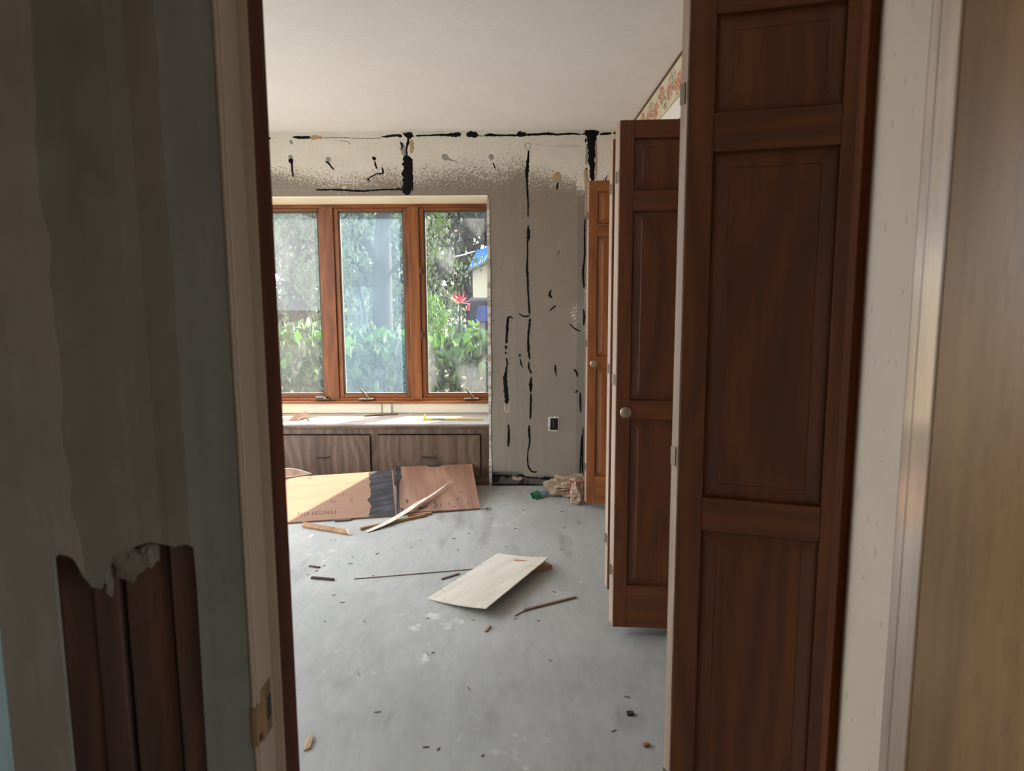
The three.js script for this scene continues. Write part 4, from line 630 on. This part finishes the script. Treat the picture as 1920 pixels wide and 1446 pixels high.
M.leafBright = leafMat(0.26, 0.70, 0.25, 0.45); M.leafHedge = leafMat(0.28, 0.66, 0.17, 0.45, 0.5, 0.25); M.leafTree = leafMat(0.25, 0.46, 0.21, 0.45, 0.8, 0.2); M.leafDark = leafMat(0.32, 0.26, 0.11, 0.3); M.leafYellow = leafMat(0.25, 0.6, 0.27, 0.45); M.leafBlue = leafMat(0.42, 0.22, 0.30, 0.3); M.leafRed = leafMat(0.98, 0.78, 0.46, 0.4);
function leafGeo(w = 0.45) {                                  // one leaf, a unit long, folded along its rib
  const pos = [], rows = [[0, 0.02, 0], [0.28, w * 0.42, 0.02], [0.6, w * 0.5, 0.0], [1, 0.0, -0.08]];
  for (let i = 0; i < 3; i++) for (const s of [-1, 1]) { const [a, wa, za] = rows[i], [b, wb, zb] = rows[i + 1]; pos.push(0, a, za, s * wa, a, za + wa * 0.3, s * wb, b, zb + wb * 0.3, 0, a, za, s * wb, b, zb + wb * 0.3, 0, b, zb); }
  return fromTris(pos);
}
const broadG = leafGeo(0.6), leafG = leafGeo(), narrowG = leafGeo(0.16);
const q4 = new THREE.Quaternion(), e3 = new THREE.Euler(), m4 = new THREE.Matrix4(), col = new THREE.Color();
// leaves through an ellipsoid in clumps; returns places relative to the base
function clumps(r, n, c, rad, per, spread, low = -9) {
  const out = [];
  while (out.length < n) {
    let x, y, z, k; do { x = r() * 2 - 1; y = r() * 2 - 1; z = r() * 2 - 1; k = Math.hypot(x, y, z); } while (k > 1 || k < 0.35);
    for (let i = 0; i < per && out.length < n; i++) { const p = new THREE.Vector3(c.x + x * rad.x + (r() + r() - 1) * spread, c.y + y * rad.y + (r() + r() - 1) * spread, c.z + z * rad.z + (r() + r() - 1) * spread); if (p.y > low) out.push(p); else if (r() < 0.3) break; }
  }
  return out;
}
function foliage(parent, name, places, mat, size, r, geo = leafG, hue = 0.25) {
  const im = shade(new THREE.InstancedMesh(geo, mat, places.length)); im.name = name; im.userData.kind = 'stuff';
  places.forEach((p, i) => { e3.set((r() - 0.35) * 2.2, r() * 6.283, (r() - 0.5) * 2.2); q4.setFromEuler(e3); const s = size * (0.6 + 0.8 * r()); m4.compose(p, q4, new THREE.Vector3(s, s, s)); im.setMatrixAt(i, m4); const b = 0.7 + 0.6 * r(); im.setColorAt(i, col.setRGB(b * (1 + hue * (r() - 0.5)), b, b * (1 + hue * (r() - 0.5)))); });
  parent.add(im); return im;
}
function tree(name, label, category, base, crown, n, size, mat, seed, limbs = [], per = 26, spread = 0.28) {
  const t = thing(name, label, category, base[0], base[1], base[2]), r = rng(seed);
  if (limbs.length) part(t, 'trunk', limbs.map(([pts, rad]) => taper(pts.map((p) => V(...p)), rad, 9)), M.bark);
  const f = []; for (const [cx, cy, cd, rx, ry, rd, share] of crown) f.push(...clumps(r, Math.round(n * share), V(cx - base[0], cy - base[1], cd - base[2]), new THREE.Vector3(rx, ry, rd), per, spread, 0.05));
  foliage(t, 'foliage', f, mat, size, r); return t;
}
// hedge of broad-leaved shrubs under the window
function hedge(label, x0, x1, d0, d1, top, n, seed, big, mat) {
  const t = thing('hedge_shrub', label, 'shrub', (x0 + x1) / 2, -0.55, (d0 + d1) / 2), r = rng(seed), hw = (x1 - x0) / 2, hd = (d1 - d0) / 2, f = [];
  for (let i = 0; i < n; i++) { const x = (r() * 2 - 1) * hw, z = (r() * 2 - 1) * hd, h = (top + 0.55) * (0.93 + 0.12 * noise.noise((x + x0) * 2.2, z * 2.2, seed)); f.push(new THREE.Vector3(x, h * (1 - Math.pow(r(), 1.6) * 0.95), z)); }
  part(t, 'stem', [0, 1, 2, 3, 4].map((i) => { const x = mix(x0, x1, (i + 0.5) / 5), d = (d0 + d1) / 2 + 0.2 * (r() - 0.5); return taper([V(x, -0.55, d), V(x + 0.1 * (r() - 0.5), 0.1, d + 0.1), V(x + 0.2 * (r() - 0.5), top - 0.2, d)], [0.018, 0.012, 0.006], 6); }), M.bark);
  foliage(t, 'foliage', f, mat, 0.105, r, broadG);
  for (let i = 0; i < big; i++) { const m = shade(new THREE.Mesh(broadG, r() > 0.4 ? M.leafBright : mat)); m.name = 'leaf'; const x = (r() * 2 - 1) * hw, y = (top + 0.55) * (0.52 + 0.5 * r()); m.position.set(x, y, hd * (0.6 + 0.5 * r())); m.rotation.set((r() - 0.3) * 1.6, r() * 6.283, (r() - 0.5) * 1.6); m.scale.setScalar(0.09 + 0.05 * r()); t.add(m); }
  return t;
}
hedge('broad-leaved green shrub outside the window pane closest to door stop', -3.6, -1.75, 6.5, 7.5, 1.06, 4000, 301, 150, M.leafHedge);
hedge('broad-leaved green shrub outside the bluish middle pane', -1.75, -1.0, 6.55, 7.5, 0.98, 1800, 302, 110, M.leafHedge);
hedge('broad-leaved green shrub outside the pane beside the stripped wall', -1.0, 0.9, 6.5, 7.4, 0.94, 4000, 303, 150, M.leafHedge);
{ const t = thing('plant_sprig', 'bright green leafy sprig rising above the hedge before the blue car', 'plant', -0.46, 0.7, 6.9), r = rng(31);
  part(t, 'stem', taper([V(-0.46, 0.7, 6.9), V(-0.465, 0.9, 6.9), V(-0.46, 1.02, 6.9)], [0.006, 0.005, 0.003], 6), M.leafHedge);
  for (const [y, a, s] of [[0.33, 0.9, 0.075], [0.34, -0.9, 0.08], [0.30, 1.3, 0.06], [0.29, -1.3, 0.07], [0.24, 0.7, 0.06]]) { const m = shade(new THREE.Mesh(leafG, M.leafYellow)); m.name = 'leaf'; m.position.set(0, y, 0); m.rotation.set(0.3 * (r() - 0.5), 0, -a); m.scale.setScalar(s); t.add(m); } }
tree('shrub', 'yellow green rounded shrub beyond the hedge, beside the red spiky plant', 'shrub', [-1.22, -0.55, 10], [[-1.20, 0.72, 10, 0.2, 0.55, 0.25, 1]], 900, 0.07, M.leafYellow, 311, [[[[-1.22, -0.55, 10], [-1.2, 0.2, 10], [-1.18, 1.0, 10]], [0.03, 0.02, 0.008]]], 9, 0.1);
{ const t = thing('spiky_plant', 'red spiky cordyline plant standing between hedge and blue car', 'plant', -0.77, -0.55, 9), r = rng(33);
  part(t, 'stem', taper([V(-0.77, -0.55, 9), V(-0.78, 0.5, 9), V(-0.765, 1.2, 9)], [0.016, 0.013, 0.01], 7), M.bark);
  for (let i = 0; i < 15; i++) { const m = shade(new THREE.Mesh(narrowG, M.leafRed)); m.name = 'leaf'; m.position.set(0.005, 1.74, 0); e3.set(0.2, i * 2.4, 0); m.rotation.order = 'YXZ'; m.rotation.set(0.5 + 1.3 * (i / 15), i * 2.4, 0); m.scale.setScalar(0.12 + 0.05 * r()); t.add(m); } }
tree('shrub', 'low grey green shrub beside the blue car', 'shrub', [-1.5, -0.55, 15], [[-1.45, 0.25, 15, 0.55, 0.65, 0.5, 1]], 1500, 0.1, M.leafBlue, 313, [[[[-1.5, -0.55, 15], [-1.45, 0.5, 15]], [0.03, 0.01]]], 12, 0.12);
tree('oak_tree', 'forked dark tree seen through the bluish middle pane', 'tree', [-2.27, -0.55, 12], [[-2.3, 3.5, 12.6, 1.7, 1.1, 0.8, 0.5], [-2.6, 1.6, 14.2, 1.7, 1.5, 0.8, 0.5]], 7500, 0.10, M.leafTree, 321,
  [[[[-2.27, -0.55, 12], [-2.27, 0.8, 12], [-2.25, 1.8, 12], [-2.2, 2.6, 12], [-2.0, 4.4, 12.2]], [0.20, 0.165, 0.15, 0.11, 0.06]], [[[-2.28, 1.25, 12], [-2.5, 1.6, 11.95], [-2.85, 1.92, 11.9], [-3.3, 2.6, 11.9]], [0.085, 0.07, 0.06, 0.03]], [[[-2.3, 1.75, 12], [-2.5, 2.05, 12.05], [-2.72, 2.3, 12.1], [-2.95, 3.1, 12.2]], [0.085, 0.075, 0.06, 0.03]], [[[-2.2, 1.2, 11.9], [-2.12, 1.5, 11.8], [-1.98, 1.7, 11.8], [-1.8, 1.78, 11.8]], [0.03, 0.025, 0.02, 0.01]], [[[-2.6, -0.55, 12.3], [-2.62, 0.9, 12.3], [-2.72, 1.5, 12.3]], [0.05, 0.035, 0.02]]], 22, 0.24);
tree('oak_tree', 'leafy tree with crooked pale branch outside the pane closest to door stop', 'tree', [-3.45, -0.55, 11.4], [[-3.5, 2.0, 11.6, 1.0, 1.5, 0.9, 1]], 5200, 0.095, M.leafTree, 322,
  [[[[-3.42, -0.55, 11.4], [-3.4, 0.9, 11.3], [-3.42, 1.6, 11.1], [-3.26, 2.0, 11], [-3.36, 2.3, 11], [-3.05, 2.36, 11]], [0.16, 0.13, 0.07, 0.035, 0.03, 0.015]]], 20, 0.22);
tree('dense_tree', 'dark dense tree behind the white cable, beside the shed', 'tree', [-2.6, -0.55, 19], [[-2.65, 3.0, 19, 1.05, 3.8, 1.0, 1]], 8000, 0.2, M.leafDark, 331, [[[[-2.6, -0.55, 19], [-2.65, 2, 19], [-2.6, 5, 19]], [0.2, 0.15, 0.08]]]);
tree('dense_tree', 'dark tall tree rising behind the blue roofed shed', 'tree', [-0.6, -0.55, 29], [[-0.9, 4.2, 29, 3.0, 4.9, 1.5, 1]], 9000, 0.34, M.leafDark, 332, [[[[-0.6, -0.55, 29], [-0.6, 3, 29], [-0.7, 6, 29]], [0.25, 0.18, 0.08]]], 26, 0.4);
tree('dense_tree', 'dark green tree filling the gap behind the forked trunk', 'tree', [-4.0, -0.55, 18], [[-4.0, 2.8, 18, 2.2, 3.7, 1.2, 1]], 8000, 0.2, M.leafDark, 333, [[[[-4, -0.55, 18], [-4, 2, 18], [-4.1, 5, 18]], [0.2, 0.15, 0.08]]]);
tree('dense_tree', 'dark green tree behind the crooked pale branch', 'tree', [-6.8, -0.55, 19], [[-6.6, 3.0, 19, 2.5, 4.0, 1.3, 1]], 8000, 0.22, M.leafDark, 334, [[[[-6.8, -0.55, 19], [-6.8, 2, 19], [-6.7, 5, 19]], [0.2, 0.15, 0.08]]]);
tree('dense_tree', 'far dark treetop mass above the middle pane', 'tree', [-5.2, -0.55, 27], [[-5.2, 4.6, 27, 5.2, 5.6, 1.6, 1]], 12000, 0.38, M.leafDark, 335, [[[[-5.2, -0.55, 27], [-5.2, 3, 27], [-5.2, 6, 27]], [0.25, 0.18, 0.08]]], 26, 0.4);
// shed with blue metal roof
{ const t = thing('shed', 'cream shed with blue metal roof beyond the garden', 'shed', 0, -0.55, 24);
  part(t, 'wall', sheet([V(-1.62, -0.55, 24), V(1.4, -0.55, 24), V(1.4, 3.2, 24), V(-1.62, 1.80, 24)], 0.1), std({ color: rgb(176, 172, 146), roughness: 0.8 }));
  part(t, 'wall', box(-1.62, -1.55, -0.55, 1.8, 24.05, 27, 0), std({ color: rgb(170, 164, 140), roughness: 0.8 }));
  const blue = phys({ color: rgb(62, 116, 196), roughness: 0.35, clearcoat: 0.3 });
  const R = (u, v) => bil([V(-1.75, 1.77, 23.7), V(1.4, 3.23, 23.7), V(1.4, 3.40, 26), V(-1.60, 2.46, 26)], u, v);
  part(t, 'roof', sheet([R(0, 0), R(1, 0), R(1, 1), R(0, 1)], 0.06), blue, 'blue ribbed metal roof');
  for (let i = 0; i < 8; i++) part(t, 'roof_rib', taper([R(i * 0.05 + 0.01, 0).add(new THREE.Vector3(0, 0.02, 0)), R(i * 0.05 + 0.01, 0.5).add(new THREE.Vector3(0, 0.02, 0)), R(i * 0.05 + 0.01, 1).add(new THREE.Vector3(0, 0.02, 0))], [0.018, 0.018, 0.018], 6), blue);
  part(t, 'fascia', taper([V(-1.76, 1.72, 23.68), V(-0.2, 2.44, 23.68), V(1.4, 3.18, 23.68)], [0.045, 0.045, 0.045], 4), std({ color: rgb(70, 66, 62), roughness: 0.8 })); }
tag(obj('overhead_cable', taper([V(-2.5, 2.0, 18.8), V(-1.95, 2.12, 21.5), V(-1.60, 2.40, 25)], [0.014, 0.014, 0.014], 6), M.white), 'white cable stretched across dark trees toward the shed', 'cable');
// parked car, seen from behind
{ const t = thing('car', 'dark blue car parked beyond the hedge, seen from behind', 'car', -0.55, -0.55, 21), paint = phys({ color: rgb(14, 18, 30), roughness: 0.6, specularIntensity: 0.3 }), glass = phys({ color: rgb(18, 40, 84), roughness: 0.4, specularIntensity: 0.5 }), tyre = std({ color: rgb(26, 26, 28), roughness: 0.9 });
  const side = new THREE.Shape(); side.moveTo(0, 0.26); side.lineTo(0.02, 0.95); side.lineTo(0.22, 1.44); side.quadraticCurveTo(0.3, 1.50, 0.5, 1.50); side.lineTo(1.9, 1.46); side.lineTo(2.7, 0.98); side.lineTo(3.9, 0.88); side.quadraticCurveTo(4.3, 0.8, 4.3, 0.5); side.lineTo(4.25, 0.26); side.closePath();
  const g = new THREE.ExtrudeGeometry(side, { depth: 1.62, bevelEnabled: true, bevelSize: 0.06, bevelThickness: 0.08, bevelSegments: 3 }); g.rotateY(Math.PI / 2); g.translate(-1.36, -0.55, -20);
  part(t, 'body', g, paint);
  part(t, 'rear_window', sheet([V(-1.22, 0.44, 19.92), V(0.12, 0.44, 19.92), V(0.02, 0.82, 20.06), V(-1.14, 0.82, 20.06)], 0.02), glass);
  part(t, 'tail_light', [box(-1.42, -1.34, 0.68, 0.86, 20.0, 20.12, 0.03), box(0.24, 0.32, 0.68, 0.86, 20.0, 20.12, 0.03)], phys({ color: rgb(150, 40, 40), roughness: 0.2, clearcoat: 1 }), 'red tail lights');
  part(t, 'roof_rail', [taper([V(-1.25, 0.985, 20.4), V(-1.22, 1.0, 21), V(-1.22, 0.97, 21.8)], [0.02, 0.02, 0.02], 6), taper([V(0.12, 0.985, 20.4), V(0.1, 1.0, 21), V(0.1, 0.97, 21.8)], [0.02, 0.02, 0.02], 6)], tyre);
  part(t, 'wing_mirror', [box(-1.62, -1.44, 0.48, 0.62, 22.2, 22.3, 0.04), box(0.34, 0.50, 0.48, 0.62, 22.2, 22.3, 0.04)], tyre);
  part(t, 'side_window', sheet([V(-1.45, 0.42, 20.3), V(-1.45, 0.42, 22.5), V(-1.43, 0.82, 21.9), V(-1.43, 0.82, 20.5)], 0.01), glass);
  for (const [x, d] of [[-1.3, 20.8], [-1.3, 23.4], [0.2, 20.8], [0.2, 23.4]]) { const w = new THREE.TorusGeometry(0.24, 0.1, 10, 24); w.rotateY(Math.PI / 2); w.translate(x, -0.22, -d); part(t, 'wheel', w, tyre); } t.position.z += 1.3; }

renderer.render(scene, camera);
